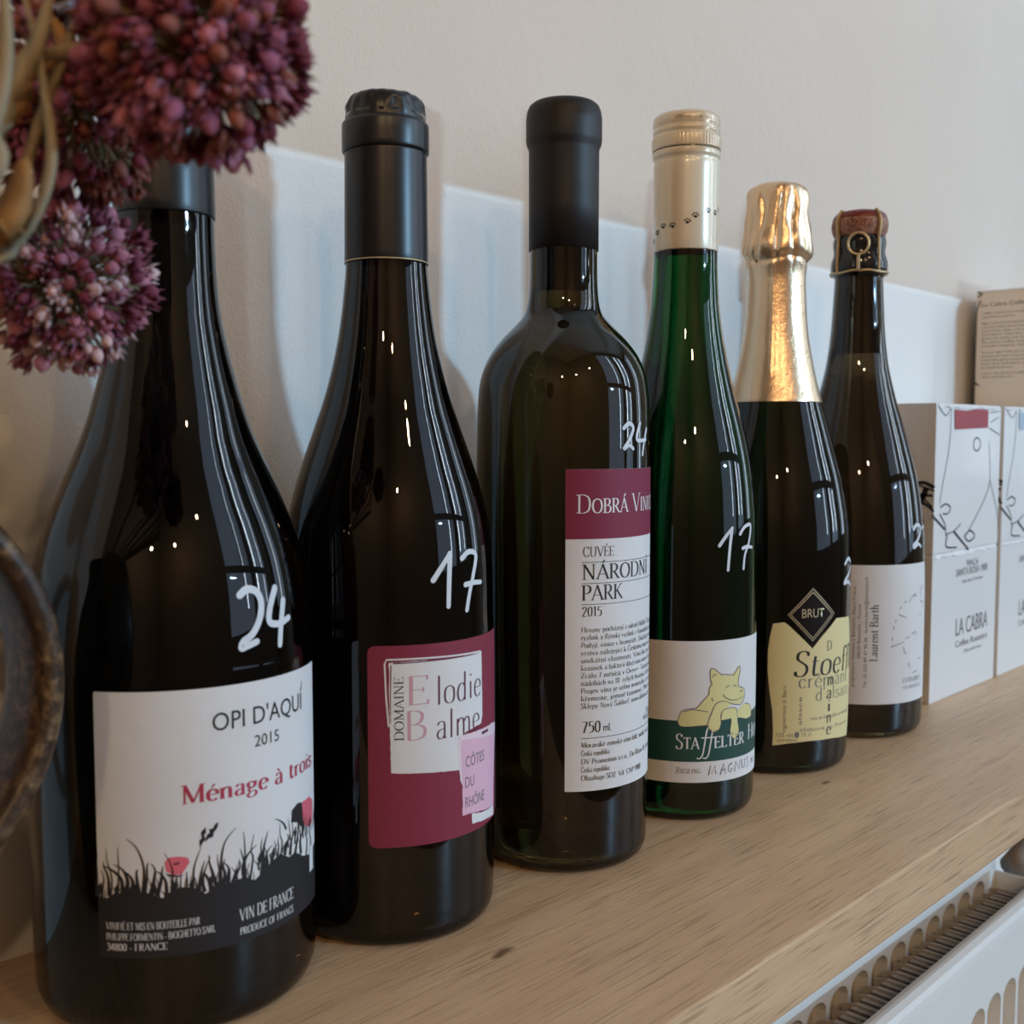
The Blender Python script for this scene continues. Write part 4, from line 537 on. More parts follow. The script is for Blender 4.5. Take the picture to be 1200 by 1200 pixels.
for k, s in enumerate(['Moravské zemské víno bílé, suché, šarže 1', 'Česká republika.', 'DV Promotion s.r.o., Do Říčan 45, Praha', 'Česká republika.', 'Obsahuje SO2. Vd. CNP 1980']):
    a.serif(s, 7.3, {1: 19.6, 3: 19.6, 4: 38}.get(k, 50), 50.2-k*3.2, 2.05, weight=.12, serifs=False)
a.build('black_lettering', ink, lab, W, 1.5, .28)
price('b3', 'n3', 1.6, T)
capsule('b3', [(13.7, 242.2), (13.95, 242.2), (13.95, 260), (14.0, 281.2), (14.1, 282), (14.9, 283.8), (15.1, 285.5), (15.1, 293.6), (14.7, 296.4), (13.9, 298.4), (12.4, 299.6), (9, 300.3), (0, 300.8)], cap_matte, T)

# ================================================================ bottle 4: green flute
T = bottle('b4', 'wine_bottle', 'slender green glass bottle with a cream screw cap and a dozing dog on its label')
R0 = 33.7; W = wrap('b4', R0)
lab = label_sheet('b4', R0, rrect(-14.8, 18, 50.5, 80.3, .4), paper, T)
Art().poly([(-14.8, 27.3), (50.5, 27.3), (50.5, 46.5), (20, 45.4), (-14.8, 45.4)]).build('green_band', green_print, lab, W, 1.5, .22)
a = Art()
for k, p in enumerate(ART['dog_fill']):
    Art().poly(U('b4', R0, p)).build('dog_print', dog_yellow, lab, W, 1.5, .27+.02*k)
a = Art()
for p in ART['dog_line']: a.ribbon(crom(U('b4', R0, p), 4), .32, .22)
a.build('dog_outline', purple_line, lab, W, 1.5, .40)
a = Art().serif('Sta', -2, 8.4, 33.0, 6.6, weight=.12, caps=True).serif('elter', 15.0, 32.6, 33.0, 6.6, weight=.12, caps=True)
a.serif('Hof', 36.0, 50, 33.6, 6.8, weight=.12, caps=True)
for dx in (0, 2.7):
    a.ribbon(crom([(13.6+dx, 42.3), (12.4+dx, 42.6), (11.5+dx, 40.5), (10.6+dx, 35), (9.8+dx, 30.6), (8.6+dx, 28.8), (7.2+dx, 29.0)], 5), .75, .5)
a.rect(9.0, 37.6, 15.5, 38.1); a.build('pale_lettering', white_ink, lab, W, 1.5, .25)
a = Art().serif('Riesling', -1.7, 9.2, 22.2, 2.6, weight=.1, caps=True)
a.build('grey_lettering', grey_ink, lab, W, 1.5, .24)
a = Art(); x = 12.6
for st in ([(0, 0), (.9, 4.2), (1.5, .6), (3.0, 4.0), (3.4, .3), (4.4, .9)], [(5.6, -.4), (7.3, 4.6), (8.6, -.2)], [(6.0, 1.6), (8.3, 1.9)], [(12.2, 4), (10.4, 3.4), (9.9, 1.2), (11.2, .2), (12.5, 1.5), (11.2, 1.7)], [(13.8, 0), (14.2, 4.4), (17, .2), (17.3, 4.6)], [(18.6, 4.6), (18.8, .6), (20.6, .4), (21.2, 4.6)], [(24.2, 4.4), (22.8, 4.0), (24.0, 2.2), (23.4, .1), (22.2, .5)]):
    a.ribbon([(x+p[0], 21.2+p[1]) for p in st], .5, .3)
a.text('2012', 39.8, 43.5, 22, 2)
a.build('handwritten_lettering', ink, lab, W, 1.5, .24)
price('b4', 'n4', 1.6, T)
def knurl(a, z, r): return (.00016*math.cos(a*60) if .2963 < z < .3005 else 0)
capsule('b4', crom([(14.2, 251.3), (14.45, 251.3), (14.5, 262), (14.55, 275), (14.6, 285), (14.6, 289), (14.4, 290), (14.35, 290.8), (14.6, 291.7), (15.1, 292.3), (15.2, 293.5), (15.2, 294.6)], 2)+[(14.7, 295), (14.7, 295.3), (15.25, 295.6), (15.3, 296.2), (15.3, 298), (15.3, 300.4), (15.1, 301.2), (14.6, 301.7), (14.6, 302.1), (15.05, 302.8), (15.05, 304), (14.6, 304.9), (14.6, 305.3), (15.0, 306), (15.0, 308.6), (14.5, 310), (13.2, 310.9), (10, 311.3), (0, 311.4)], cream_cap, T, 'screw_cap', knurl, 240)
capo = T.children[-1]
def wcap(r_, zz=0):
    return lambda u, v, off: Vector(((r_+off)/1000*math.cos(u/r_), (r_+off)/1000*math.sin(u/r_), v/1000))
a = Art()
for d_, z in ((-76, 255.5), (-58, 258.7), (-42, 261.0), (-23, 260.8), (3, 262.3), (17, 264.8), (42, 267.2), (62, 266.9), (80, 269), (-95, 252.8)):
    u = d_*DEG*14.6; r_ = random.Random(d_).uniform(-.3, .3)
    a.poly([(u+.75*math.cos(t)*(1+.2*math.cos(2*t)), z-.3+.6*math.sin(t)) for t in [k*PI/6 for k in range(12)]])
    for k in range(4):
        t = r_+PI*(.12+.25*k); cx, cz = u+1.35*math.cos(t), z+1.15*math.sin(t)
        a.poly([(cx+.34*math.cos(s), cz+.45*math.sin(s)) for s in [j*PI/4 for j in range(8)]])
a.build('paw_print', ink, capo, wcap(14.62), 1, .06)
Art().text('STELVIN', -4.8, 1.6, 306.9, 1.1).text('o', 5.6, 6.9, 306.9, 1.3).build('cap_lettering', ink, capo, wcap(15.0), 1, .06)
m = MB()
for k in range(5):
    a0 = k*72+14
    P = [((.01508)*math.cos((a0+j*3.3)*DEG), (.01508)*math.sin((a0+j*3.3)*DEG), .29515) for j in range(21)]; m.tube(P, .00016, 4)
m.obj('tear_line', ink, capo)

# ================================================================ bottle 5: gold foil sparkling
T = bottle('b5', 'wine_bottle', 'sparkling wine bottle with a champagne-gold foil neck and a yellow shaped label')
R0 = 39.7; W = wrap('b5', R0)
lab = label_sheet('b5', R0, U('b5', R0, ART['lab5']), cream_paper, T)
d = Art().poly(U('b5', R0, ART['dia5'])).build('diamond_label', brown_print, T, W, 1.5, .24)
d['label'] = 'black diamond seal reading BRUT'
a = Art()
for p in ART['dia5b']: a.ribbon(U('b5', R0, p), .5)
a.text('BRUT', 15.2, 27.6, 79.4, 4.3); a.build('gold_lettering', gold_print, d, W, 1.5, .30)
a = Art().serif('Stoeffler', 11.0, 71, 50.2, 12.6, weight=.10, serifs=False, lean=.12).serif('D', 30.0, 33.6, 62.3, 4.8, serifs=True)
for ch, z in (('m', 44.7), ('a', 38.2), ('i', 31.4), ('n', 25.6), ('e', 19.6)): a.serif(ch, 30.4, 34.4 if ch != 'm' else 36, z, 6.4, weight=.10, serifs=False)
a.build('dark_lettering', ink, lab, W, 1.5, .24)
a = Art().serif('crémant', 13.8, 50.5, 44.4, 7.4, weight=.085, serifs=False).serif("d'alsace", 23.2, 53, 37.6, 6.6, weight=.085, serifs=False); a.build('grey_lettering', grey_ink, lab, W, 1.5, .22)
a = Art(); 
for z, u0, u1, s in ((28, 21, 52, 'mis en bouteille au domaine'), (22.5, 15, 50, 'élaboré en France'), (20, 3.5, 12, '12% vol.'), (20, 16, 21, '75 cl'), (17.6, 4, 14, 'contient')): a.text(s, u0, u1, z, 1.9)
for u, z0, z1, s in ((8, 22, 46, 'vignerons à Barr'), (16, 26, 40, 'alsace')): a.text(s, z0, z1, u, 2, vert=True)
a.poly([(13.6+1.3*math.cos(k*.6), 21+1.6*math.sin(k*.6)) for k in range(10)]).build('fine_lettering', grey_ink, lab, W, 1.5, .2)
price('b5', 'n5', 2.0, T)
def foilfn(a, z, r):
    if z < .2: return 0
    k = max(0, min(1, (z-.252)/.012)); t = max(0, min(1, (.297-z)/.01))
    pl = (1-abs(math.sin(a*5.5+1.6*noise.noise((math.cos(a)*1.5, math.sin(a)*1.5, z*45)))))**2*.0021*k*t
    nz = noise.noise((math.cos(a)*r*190, math.sin(a)*r*190, z*90))*(.0010*k+.00008)
    q = math.exp(-((z-.2585-.0012*math.sin(3*a))/.0016)**2)*(-.0011+.0008*noise.noise((math.cos(a)*5, math.sin(a)*5, 1)))
    lip = -.0006*k if r < .012 else 0
    return -pl*.7+nz+q+(.00028 if abs(((a+PI) % (2*PI))-PI+.12) < .045 and z < .255 else 0)
P = [(r/1000+.00045, z/1000) for r, z in DENSE['b5'] if 184.6 < z < 252]
P = [(P[0][0]-.0006, P[0][1]-.0001), (P[0][0], P[0][1]-.0001)]+P
P += [(r/1000, z/1000) for r, z in crom([(15.2, 254), (16.2, 257.5), (17.6, 260.5), (18.1, 264), (17.7, 268), (16.8, 273), (16.2, 279), (15.9, 285), (15.6, 289.5), (14.8, 293.2), (13.0, 295.6), (9.5, 297), (4, 297.6), (0, 297.8)], 4)]
lathe('foil_wrap', P, foil, T, 220, foilfn)
m = MB(); rr = random.Random(5)
for k in range(70):
    a0 = rr.uniform(.1, 1.3)*(-1 if k % 9 == 0 else 1); z = .262-rr.random()**.8*.072; r_ = Rz('b5', z*1000)/1000+.0004; s = rr.uniform(.00018, .0005)
    V, F = lathe_data([(s, -.0), (s*.8, s*.45), (0, s*.7)], 8); q = Matrix.Rotation(a0, 3, 'Z') @ Matrix.Rotation(PI/2, 3, 'Y')
    m.add([q @ Vector(v)+Vector((r_*math.cos(a0), r_*math.sin(a0), z)) for v in V], F)
m.obj('foil_blister', foil, T, True)

# ================================================================ bottle 6: cork and wire cage
T = bottle('b6', 'wine_bottle', 'farthest bottle, dark brown glass with a bare wired cork and a white side label')
R0 = 40.1; W = wrap('b6', R0)
lab = label_sheet('b6', R0, rrect(-1.0, 20.2, 56, 97.7, .4), paper, T)
a = Art().serif('Laurent Barth', 44.4, 76.2, 14.4, 4.6, weight=.125, vert=True); a.build('black_lettering', ink, lab, W, 1.5, .24)
a = Art().text('propriétaire récoltant à Bennwihr, Alsace France', 30, 86, 2.0, 1.7, vert=True).text('68630 Bennwihr - France', 46, 76, 5.0, 1.7, vert=True).text('Tél. 33 (0)3 89 47 96 06   laurent.barth@wanadoo.fr', 29.5, 91.5, 8.6, 1.7, vert=True)
a.serif('EXTRA BRUT', 30.4, 48, 31.4, 2.8, weight=.11).serif('VIN MOUSSEUX', 30.6, 49, 27.7, 1.9, weight=.1); a.build('grey_lettering', grey_ink, lab, W, 1.5, .24)
a = Art()
for p in ART['art6']: a.ribbon(crom(U('b6', R0, p), 3), .6, .35)
a.build('ink_sketch', grey_ink, lab, W, 1.5, .24)
price('b6', 'n6', 2.0, T)
lathe('neck_band', [(r/1000, z/1000) for r, z in [(13.9, 261.0), (15.35, 261.3), (15.7, 263.5), (15.7, 267), (15.1, 269.5), (14.4, 271), (14.1, 274), (14.6, 276.5), (14.7, 279), (14.2, 281.6), (13, 282.4), (0, 282.5)]], neck_foil, T)
ck = lathe('cork', [(r/1000, z/1000) for r, z in crom([(0, 281.5), (12.6, 281.6), (14.2, 282.8), (15.3, 285.4), (15.7, 288.2), (15.3, 290.8), (13.9, 293.2), (12, 294.5), (0, 294.9)], 3)], cork, T)
lathe('cap_plaque', [(.0149, .2912), (.0151, .2918), (.0147, .2932), (.0137, .2946), (.0122, .2957), (.009, .2964), (0, .2968)], plaque, T)
Art().text('1987', -7.0, 7.5, 286.2, 3.6).build('cork_stamp', plaque, ck, wcap(15.7), 1, .0)
m = MB(); wr = .00066
m.tube([((.0158)*math.cos(k*PI/24), .0158*math.sin(k*PI/24), .2612+.0004*math.sin(k*.7)) for k in range(49)], wr, 6)
for a0 in (-48, 42, 132, 222):
    for s_ in (0, PI):
        P = []
        for k in range(90):
            t = k/89; pts = [(15.9, 261.2), (15.9, 268), (15.6, 274), (15.3, 280), (16.0, 285), (16.3, 289), (15.5, 293), (13.0, 296.2)]
            j = min(6, int(t*7)); f = t*7-j; r_ = pts[j][0]*(1-f)+pts[j+1][0]*f; z_ = pts[j][1]*(1-f)+pts[j+1][1]*f
            tw = k*.85+s_; tr = .75 if t > .45 else .5
            P.append(((r_+tr*math.cos(tw))/1000*math.cos(a0*DEG+tr*math.sin(tw)/r_), (r_+tr*math.cos(tw))/1000*math.sin(a0*DEG+tr*math.sin(tw)/r_), z_/1000))
        m.tube(P, wr*.72, 6)
P = [(.0161, (5.6*math.sin(k*PI/14))/1000-.0005, (276.2-6.0*math.cos(k*PI/14))/1000) for k in range(29)]
m.tube(P, wr*1.1, 6)
for s_ in (0, PI): m.tube([(.0163+.0005*math.cos(k*1.3+s_), -.0005+.0006*math.sin(k*1.3+s_), .2704-k*.00046) for k in range(20)], wr*.8, 6)
m.obj('wire_cage', wire, T, True)

# ---------------------------------------------------------------- coffee boxes
BW, BD, BH = .1075, .0650, .0945
def coffee_box(x, z, label, kind, sticker=None):
    t = thing('coffee_box', label, 'box', (x, .2837, z), 0, 'coffee boxes stacked at the end of the shelf')
    b = box('carton', (0, 0, 0), (BW, BD, BH-.0012), card, t, .0007)
    m = MB()     # slightly open lid with a tuck flap on the front edge
    m.box((.0004, .0006, BH-.0011), (BW-.0004, BD-.0004, BH-.0001))
    rr = random.Random(x*100); n = 26
    V = []; 
    for k in range(n+1):
        u = .003+k*(BW-.006)/n; V += [(u, .0004, BH-.0003), (u, -.0006-rr.random()*.0002, BH-.0016-rr.random()*.0016)]
    m.add(V, [(2*k, 2*k+1, 2*k+3, 2*k+2) for k in range(n)])
    m.obj('lid_flap', card, t)
    def front(u, v, off): return Vector((u/1000, -off/1000, v/1000))
    def left(u, v, off): return Vector((-off/1000, BD-u/1000, v/1000))
    if kind == 'drawing':
        z0 = 94.5; a = Art()
        for st, w_ in zip(ART['box'], ART['boxw']):
            P = [(p[0], p[1]-z0) for p in st]; a.ribbon(crom(P, 4), w_*.6, w_*.5, round_=w_ > 1.5)
        a.ribbon(crom([(p[0], p[1]-z0) for p in ART['bean']], 4), .9); a.ribbon([(38, 83), (40, 78)], .8)
        a.build('brush_drawing', ink, b, front, 0, .25)
        Art().poly([(p[0], p[1]-z0) for p in ART['stick']]).build('paper_sticker', sticker, b, front, 0, .4)
        a = Art()
        for P, w0, w1 in (([(BD*1000, 40), (50, 44), (BD*1000-1, 30)], 1, 1), ([(65, 42), (58, 45), (50, 43), (54, 38), (64, 37)], 2.2, 1.6), ([(60, 42), (57, 34), (53, 29)], 3.5, 3.2), ([(53, 29), (58, 22), (57, 12), (52, 1)], 1.0, 1.4), ([(57, 33), (62, 30), (65, 27)], 2.0, 1.2)):
            a.ribbon(crom(P, 5), w0, w1)
        a.build('side_drawing', ink, b, left, 0, .25)
    elif kind == 'text':
        a = Art().text('LA CABRA', 39, 93, 38.5, 11); a.build('large_lettering', grey_ink, b, front, 0, .2)
        a = Art().text('FINCA', 54, 74, 83.0, 4).text('SANTA ROSA 1900', 37, 90, 77.5, 4.8).text('Santa Ana, El Salvador', 47, 83, 72.5, 2.2)
        a.text('Coffee Roasters', 39, 93, 30.8, 4.2).text('250 g whole bean', 53, 83, 25.6, 2.2); a.build('small_lettering', grey_ink, b, front, 0, .2)
    elif kind == 'back':
        b.data.materials[0] = kraft; a = Art()
        a.text('La Cabra Coffee', 4.4, 40, 82.0, 3.0)
        k = 0; r2 = random.Random(2); words = 'coffee roasters is a small company with a focus on light roast and transparent taste we buy from farms that grow every bean with care and share what the soil gives to each cup in the season'.split()
        for z in (76, 73, 68, 65, 62, 59, 56, 53, 50, 45, 42, 39, 36, 33, 28.5, 25.5):
            s = ' '.join(words[(k*5+j) % len(words)] for j in range(7)); a.text(s, 5, 30 if z in (73, 33, 25.5) else 56, z, 1.5); k += 1
        a.build('fine_lettering', grey_ink, b, left, 0, .2)
        a = Art()
        for P, w0, w1 in (([(1, 94), (4.5, 92), (1.2, 90)], 1.4, 1.2), ([(3.4, 87), (.4, 79)], 1, .7), ([(.4, 79), (.3, 50), (.4, 0)], .8, .8), ([(.4, 22), (3, 20), (5, 19)], 1.6, .4)): a.ribbon(P, w0, w1)
        a.build('side_drawing', ink, b, left, 0, .25)
    return t
coffee_box(.678, 0, 'white box low in the near column, printed with thin capitals', 'text')
coffee_box(.678, BH, 'upper white box of the near column with brush drawing and rose sticker', 'drawing', pink_sticker)
coffee_box(.792, 0, 'bottom white box of the second column, cut by the right picture edge', 'text')
coffee_box(.792, BH, 'upper white box of the second column with brush drawing and blue-grey sticker', 'drawing', blue_sticker)
coffee_box(.905, 0, 'hidden base box under the tall end column', 'plain')
coffee_box(.905, BH, 'middle box of the tall end column behind the second column', 'plain')
coffee_box(.905, 2*BH, 'cream box on top of the end column, side printed with paragraphs', 'back')

# ---------------------------------------------------------------- radiator below the shelf
RX0, RX1, ZT, ZB = -.3, .728, -.100, -.62
T = thing('radiator', 'white panel radiator with slotted panels mounted under the shelf', 'radiator', (0, 0, 0))
PITCH = .0232
def panel(y0, y1, name, lip):
    """face with arched upright channels on the room side (y0) and rolled top edge"""
    m = MB(); n = int((RX1-RX0-.03)/PITCH); top = ZT-lip; bot = ZB+.03
    x = RX1-.018
    prof = [(y1, ZT-.012), (y1, ZT-.003), (y1-.001, ZT-.0006), (y1-.0035, ZT), (y0+.0045, ZT), (y0+.0014, ZT-.0012), (y0+.0002, ZT-.004), (y0, ZT-.008), (y0, top)]
    V = [(xx, y, z) for xx in (RX0, RX1) for y, z in prof]; k = len(prof)
    m.add(V, [(j, j+1, j+1+k, j+k) for j in range(k-1)])
    m.add([(RX0, y0, bot), (RX1, y0, bot), (RX1, y0, ZB), (RX0, y0, ZB)], [(0, 1, 2, 3)])
    dp = .0075; bw = .0036; xs = x
    m.add([(x, y0, top), (RX1, y0, top), (RX1, y0, bot), (x, y0, bot)], [(0, 1, 2, 3)])
    for i in range(n):
        xa, xb = x-PITCH, x; ca, cb = xa+bw, xb   # channel ca..cb, bar xa..ca
        na = 8; r_ = (cb-ca)/2; arc = [(ca+r_-r_*math.cos(PI*j/na), top-.003-.007*(1-math.sin(PI*j/na))) for j in range(na+1)]
        F0 = [(p[0], y0, p[1]) for p in arc]; T0 = [(p[0], y0, top) for p in arc]
        m.add(F0+T0, [(j, j+1, j+2+na, j+1+na) for j in range(na)])
        Bk = [(p[0], y0+dp, p[1]-.001) for p in arc]; m.add(F0+Bk, [(j, j+1, j+2+na, j+1+na) for j in range(na)])
        m.add(Bk+[(p[0], y0+dp, bot) for p in arc], [(j, j+1, j+2+na, j+1+na) for j in range(na)], 1)
        m.add([F0[0], Bk[0], (ca, y0+dp, bot), (ca, y0, bot)], [(0, 1, 2, 3)]); m.add([F0[-1], Bk[-1], (cb, y0+dp, bot), (cb, y0, bot)], [(0, 1, 2, 3)])
        m.add([(xa, y0, top), (ca, y0, top), (ca, y0, bot), (xa, y0, bot)], [(0, 1, 2, 3)])
        x = xa
    m.add([(RX0, y0, top), (x, y0, top), (x, y0, bot), (RX0, y0, bot)], [(0, 1, 2, 3)])
    m.add([(xx, y, z) for y, z in ((y0, ZT-.008), (y1, ZT-.008), (y1, ZB), (y0, ZB)) for xx in (RX1,)], [(0, 1, 2, 3)])
    return m.obj(name, [white_enamel, panel_in], T)
panel_in = mat('channel_bounce_tan', (.60, .52, .43), .5)  # tan of wood reflected in the white channels, put into the colour
panel(.2135, .2235, 'front_panel', .033); panel(.2580, .2700, 'rear_panel', .0105)
fin = None; x = RX1-.02
for i in range(88):
    if x < RX0+.02: break
    if fin is None:
        m = MB(); P = [(0, .2245), (0, .2265), (.0038, .2300), (.0038, .2500), (.0010, .2545)]
        t_ = .0006; V = []
        for px, py in P: V += [(px, py, 0), (px, py, -.42), (px+t_, py, -.42), (px+t_, py, 0)]
        F = []
        for j in range(len(P)-1):
            a = j*4; F += [(a, a+4, a+5, a+1), (a+1, a+5, a+6, a+2), (a+2, a+6, a+7, a+3), (a+3, a+7, a+4, a)]
        F += [(0, 1, 2, 3), (16, 19, 18, 17)]; m.add(V, F)
        m.add([(0, .2300, -.0012), (.0085, .2300, -.0012), (.0085, .2500, -.0012), (0, .2500, -.0012)], [(0, 1, 2, 3)])
        fin = m.obj('convector_fin', fin_steel, T, loc=(x, 0, ZT-.0190)); f = fin
    else:
        f = fin.copy(); coll(f); f.location = (x, 0, ZT-.0190)
    x -= PITCH/2
mesh('gap_shade_sheet', [(RX0, .2236, ZT-.03), (RX1, .2236, ZT-.03), (RX1, .2236, ZB), (RX0, .2236, ZB)], [(0, 1, 2, 3)], dark_void, T)  # dark sheet in place of the shade behind the front panel
m = MB(); m.box((RX1, .2135, ZB), (RX1+.0015, .2680, ZT-.014)); m.obj('end_cover', white_enamel, T)
# valve beside it
T = thing('radiator_valve', 'brown-grey thermostat valve knob on the pipe at the far end of the radiator', 'valve', (.795, .245, -.0985))
V, F = lathe_data([(0, -.03), (.014, -.03), (.017, -.027), (.0185, -.01), (.0185, .012), (.017, .02), (.012, .0235), (0, .024)], 40, lambda a, z, r: .0006*math.cos(a*14) if -.02 < z < .015 and r > .018 else 0)
Q = Matrix.Rotation(PI/2, 3, 'Y'); mesh('knob', [Q @ Vector(v) for v in V], F, brass, T, True)
m = MB(); m.tube([(-.060, .005, -.013), (-.05, .004, -.01), (-.028, 0, 0)], .008, 16); m.tube([(-.045, .002, -.008), (-.045, .002, -.5)], .0075, 16); m.obj('pipe', brass, T, True)

# ---------------------------------------------------------------- stoneware jug (its handle reaches into view) and the dried flowers
JX, JY = .012, .282
T = thing('stoneware_jug', 'mottled brown stoneware jug at the left edge, only its broad handle showing', 'jug', (JX, JY, 0), 0)
body = crom([(0, .004), (.030, .003), (.036, 0), (.040, .004), (.050, .03), (.0555, .06), (.053, .09), (.043, .118), (.034, .14), (.032, .155), (.037, .168)], 5)
inner = [(r-.004, z) for r, z in body if z > .012][::-1]+[(0, .012)]
lathe('vessel', body+[(.0365, .1695), (.0345, .169)]+inner, stoneware, T, 96)
m = MB(); P = []; hx, hz = .0475, .1125
for k in range(33):
    a0 = -PI/2+PI*k/32; P.append((.0530+(.1205-JX-.0530-.004)*math.cos(a0), -.006, hz-.002+.052*math.sin(a0)))
P = [(.044, -.006, P[0][2]+.002)]+P+[(.036, -.006, P[-1][2]-.001)]
V = []; n = 20
for k, p in enumerate(P):
    t = (Vector(P[min(k+1, len(P)-1)])-Vector(P[max(0, k-1)])).normalized(); nx = Vector((t.z, 0, -t.x)); y_ = Vector((0, 1, 0))
    for j in range(n):
        a0 = 2*PI*j/n; ca, sa = math.cos(a0), math.sin(a0)
        V.append(Vector(p)+nx*(.0042*abs(ca)**.7*(1 if ca > 0 else -1)+.0)+y_*(.0125*abs(sa)**.8*(1 if sa > 0 else -1)))
F = [(k*n+j, k*n+(j+1) % n, (k+1)*n+(j+1) % n, (k+1)*n+j) for k in range(len(P)-1) for j in range(n)]
mesh('handle', V, F+[tuple(range(n)), tuple((len(P)-1)*n+j for j in range(n))], stoneware, T, True, recalc=True)

def pt(px, py, Z):   # a place named by where it was sighted and how far off it stands
    return Vector((0, 0, CAM_H))+(fwd+right*((px-600)/1300)+up*((600-py)/1300))*Z
MOUTH = Vector((JX+.006, JY-.004, .160))
pet = [mat('petal_'+n_, c_, .75) for n_, c_ in (('deep_mauve', (.22, .035, .06)), ('dusty_rose', (.52, .18, .23)), ('pale_pink', (.72, .45, .43)), ('brown_red', (.26, .075, .05)), ('plum', (.34, .10, .17)))]
straw = mat('straw', (.30, .21, .10), .7); straw_pale = mat('pale_straw', (.36, .30, .19), .7); ochre = mat('ochre_leaf', (.34, .17, .05), .7)
def floret_mesh(k, seed):
    """thin stalk along +X from 0 to 1-ish unit (mm), a swollen bud and pointed tepals at its tip"""
    r = random.Random(seed); m = MB()
    m.tube([(-9, 0, 0), (-4, r.uniform(-.4, .4), r.uniform(-.4, .4)), (0, 0, 0)], [.16, .14, .2], 5, 1)
    ln = r.uniform(2.2, 3.0); w_ = r.uniform(.95, 1.3); n = 8
    Q = [(-.2, .2), (.35, .75), (1.0, 1.0), (1.7, .85), (ln, .30)]
    V = [(x, w_*rr*math.cos(2*PI*j/n), w_*rr*math.sin(2*PI*j/n)) for x, rr in Q for j in range(n)]
    m.add(V, [(q*n+j, q*n+(j+1) % n, (q+1)*n+(j+1) % n, (q+1)*n+j) for q in range(4) for j in range(n)]+[tuple(4*n+j for j in range(n))], 0)
    if k % 3 != 2:
        for j in range(6):
            a0 = 2*PI*j/6+r.uniform(-.2, .2); op = r.uniform(.5, 1.25); c_, s_ = math.cos(a0), math.sin(a0); L_ = r.uniform(2.4, 3.4)
            def q(x, rad, off): return (x, rad*c_-off*s_, rad*s_+off*c_)
            m.add([q(.5, w_*.9, 0), q(1.6, w_*1.0+op*.3, .6), q(1.6, w_*1.0+op*.3, -.6), q(1.7, w_*.75+op*.3, 0), q(L_, w_*.7+op*.9, 0)], [(0, 1, 3), (0, 3, 2), (1, 4, 3), (3, 4, 2), (0, 2, 4, 1)], 0)
    V = [v*.001 for v in m.V]; me = bpy.data.meshes.new('floret'); me.from_pydata([tuple(v) for v in V], [], m.F)
    me.materials.append(pet[k % 5]); me.materials.append(straw); me.polygons.foreach_set('material_index', m.I)
    me.polygons.foreach_set('use_smooth', [True]*len(me.polygons)); return me
FL = [floret_mesh(k, 40+k) for k in range(15)]
def allium(c, R_, n, label, sc, pal, seed, squash=(1, 1, 1)):
    r = random.Random(seed); t = thing('dried_allium', label, 'dried flower', c, 0, 'dried alliums in the jug')
    d = MOUTH-Vector(c); m = MB(); side = Vector((0, 0, .018))
    m.tube(crom([(0, 0, 0), tuple(d*.3+side), tuple(d*.7+side*.8), tuple(d)], 6), .0013, 8); m.obj('stem', straw, t, True)
    for k in range(n):
        zz = 1-2*(k+.5)/n; ph = k*2.39996+r.uniform(-.15, .15); q = math.sqrt(1-zz*zz)
        dv = Vector((q*math.cos(ph)*squash[0], q*math.sin(ph)*squash[1], zz*squash[2])); L_ = dv.length
        rad = R_*L_*r.choice((r.uniform(.84, 1.0), r.uniform(.84, 1.0), r.uniform(.6, .85))); dv.normalize(); f = coll(bpy.data.objects.new('floret', FL[r.choice(pal)+5*r.randrange(3)])); f.parent = t
        dv2 = (dv+Vector([r.uniform(-.16, .16) for _ in range(3)])).normalized()
        f.rotation_euler = dv2.to_track_quat('X', 'Z').to_euler(); f.location = dv*(rad-.003*sc); s_ = sc*r.uniform(.75, 1.15); f.scale = (s_, s_, s_)
    m = MB()
    for k in range(150):
        dv = Vector((r.gauss(0, 1), r.gauss(0, 1), r.gauss(0, 1))).normalized(); m.tube([(0, 0, 0), tuple(dv*R_*.45+Vector((0, 0, -.001))), tuple(dv*R_*.8)], .00013, 4)
    o = m.obj('pedicels', straw_pale, t); o['kind'] = 'stuff'
    return t
allium(pt(232, 50, .205), .0240, 300, 'large deep-mauve dried allium head at the top left, closest to the camera', 1.75, [0, 0, 3, 4, 0, 4, 1], 1)
allium(pt(95, 112, .247), .0265, 300, 'brownish-red dried allium head tucked behind the large mauve one', 1.7, [0, 3, 3, 0, 4], 2)
allium(pt(72, 330, .262), .0240, 300, 'lower dusty-pink dried allium head hanging in front of the nearest bottle', 1.5, [1, 1, 2, 0, 2, 0], 3)
T = thing('dried_grass', 'pale straw leaf blades and ochre husks curving up the left edge', 'dried plant', MOUTH)
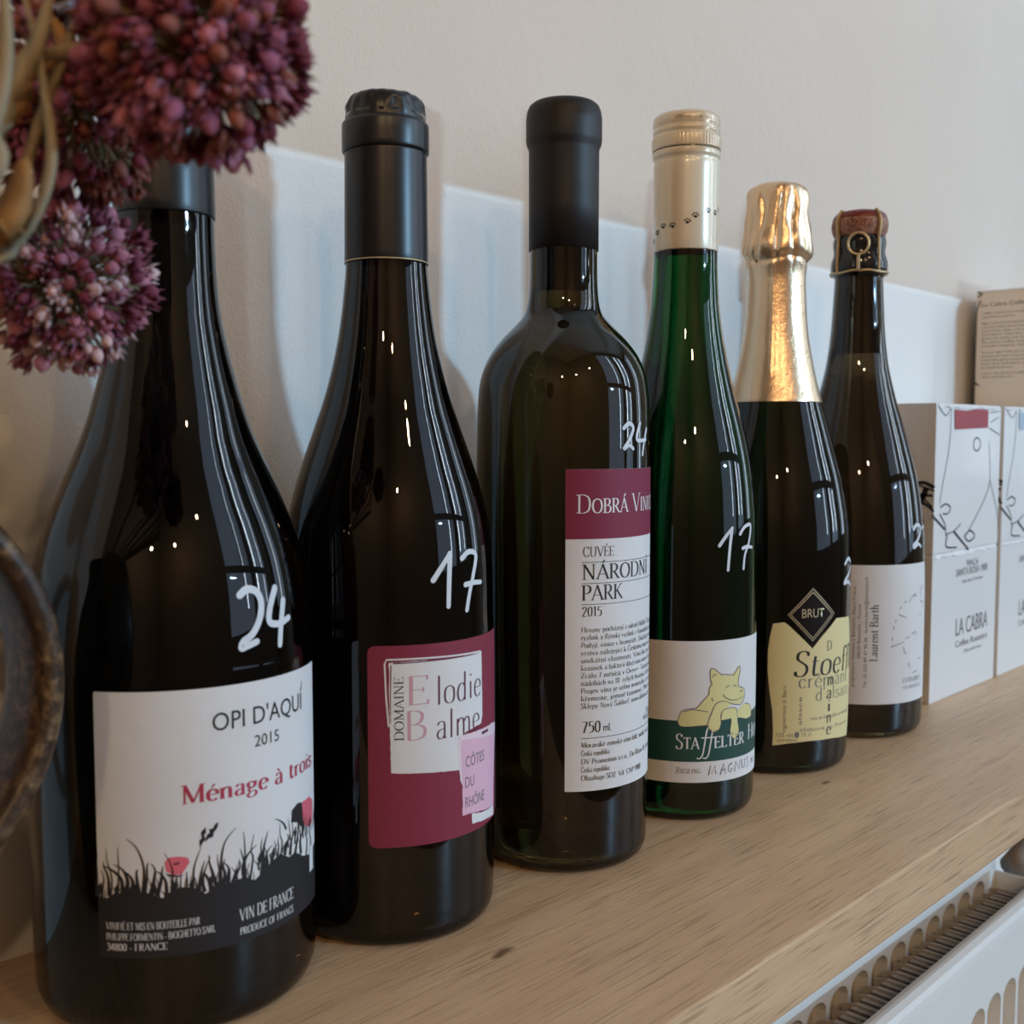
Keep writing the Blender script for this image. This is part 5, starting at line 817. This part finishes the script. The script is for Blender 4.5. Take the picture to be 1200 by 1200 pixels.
def blade(pts, w0, m_, name):
    P = crom([tuple(Vector(p)-MOUTH) for p in pts], 8); n = len(P); V = []; F = []
    for k, p in enumerate(P):
        p = Vector(p); t = (Vector(P[min(k+1, n-1)])-Vector(P[max(0, k-1)])).normalized(); s_ = t.cross(fwd).normalized(); q = t.cross(s_)
        w_ = w0*math.sin(PI*min(1, (k+1)/n*.85+.15))**.6+.0002
        V += [p+s_*w_+q*w_*.35, p, p-s_*w_+q*w_*.35, p+q*w_*.22]
    for k in range(n-1):
        a = 4*k; F += [(a, a+1, a+5, a+4), (a+1, a+2, a+6, a+5), (a+2, a+3, a+7, a+6), (a+3, a, a+4, a+7)]
    mesh(name, V, F, m_, T, True)
blade([MOUTH, pt(-60, 330, .2), pt(20, 285, .2), pt(60, 200, .2), pt(50, 90, .2), pt(25, -20, .2)], .0010, straw_pale, 'leaf_blade')
blade([MOUTH, pt(-60, 250, .19), pt(-10, 150, .19), pt(8, 60, .19), pt(2, -40, .19)], .0017, straw_pale, 'leaf_blade')
blade([MOUTH, pt(-50, 320, .21), pt(15, 240, .205), pt(45, 150, .205), pt(85, 40, .205), pt(120, -40, .205)], .0010, straw, 'leaf_blade')
blade([MOUTH, pt(-40, 290, .2), pt(4, 262, .195), pt(24, 230, .195), pt(30, 185, .195)], .0034, ochre, 'leaf_blade')
blade([MOUTH, pt(-60, 200, .2), pt(10, 110, .20), pt(45, 50, .20), pt(60, -10, .20)], .0020, straw_pale, 'leaf_blade')
blade([MOUTH, pt(-40, 180, .21), pt(30, 90, .212), pt(75, 60, .212), pt(60, 20, .212)], .0022, ochre, 'leaf_blade')
grey_blue = mat('grey_blue_bract', (.24, .25, .29), .6)
T = thing('dried_thistle', 'small grey-blue dried thistle head above the brownish allium', 'dried flower', pt(98, 0, .235))
V, F = lathe_data([(0, -.004), (.003, -.003), (.0042, 0), (.003, .003), (0, .004)], 24); mesh('seed_head', V, F, grey_blue, T, True)
m = MB(); r = random.Random(8)
for k in range(90):
    dv = Vector((r.gauss(0, 1), r.gauss(0, 1), r.gauss(0, 1))).normalized(); m.tube([tuple(dv*.003), tuple(dv*.0055), tuple(dv*.0085)], [.0009, .0006, .0001], 5)
m.obj('bract', grey_blue, T)
m = MB(); d = MOUTH-T.location; m.tube(crom([(0, 0, 0), tuple(d*.4+Vector((0, 0, .03))), tuple(d)], 8), .001, 8); m.obj('stem', straw, T, True)
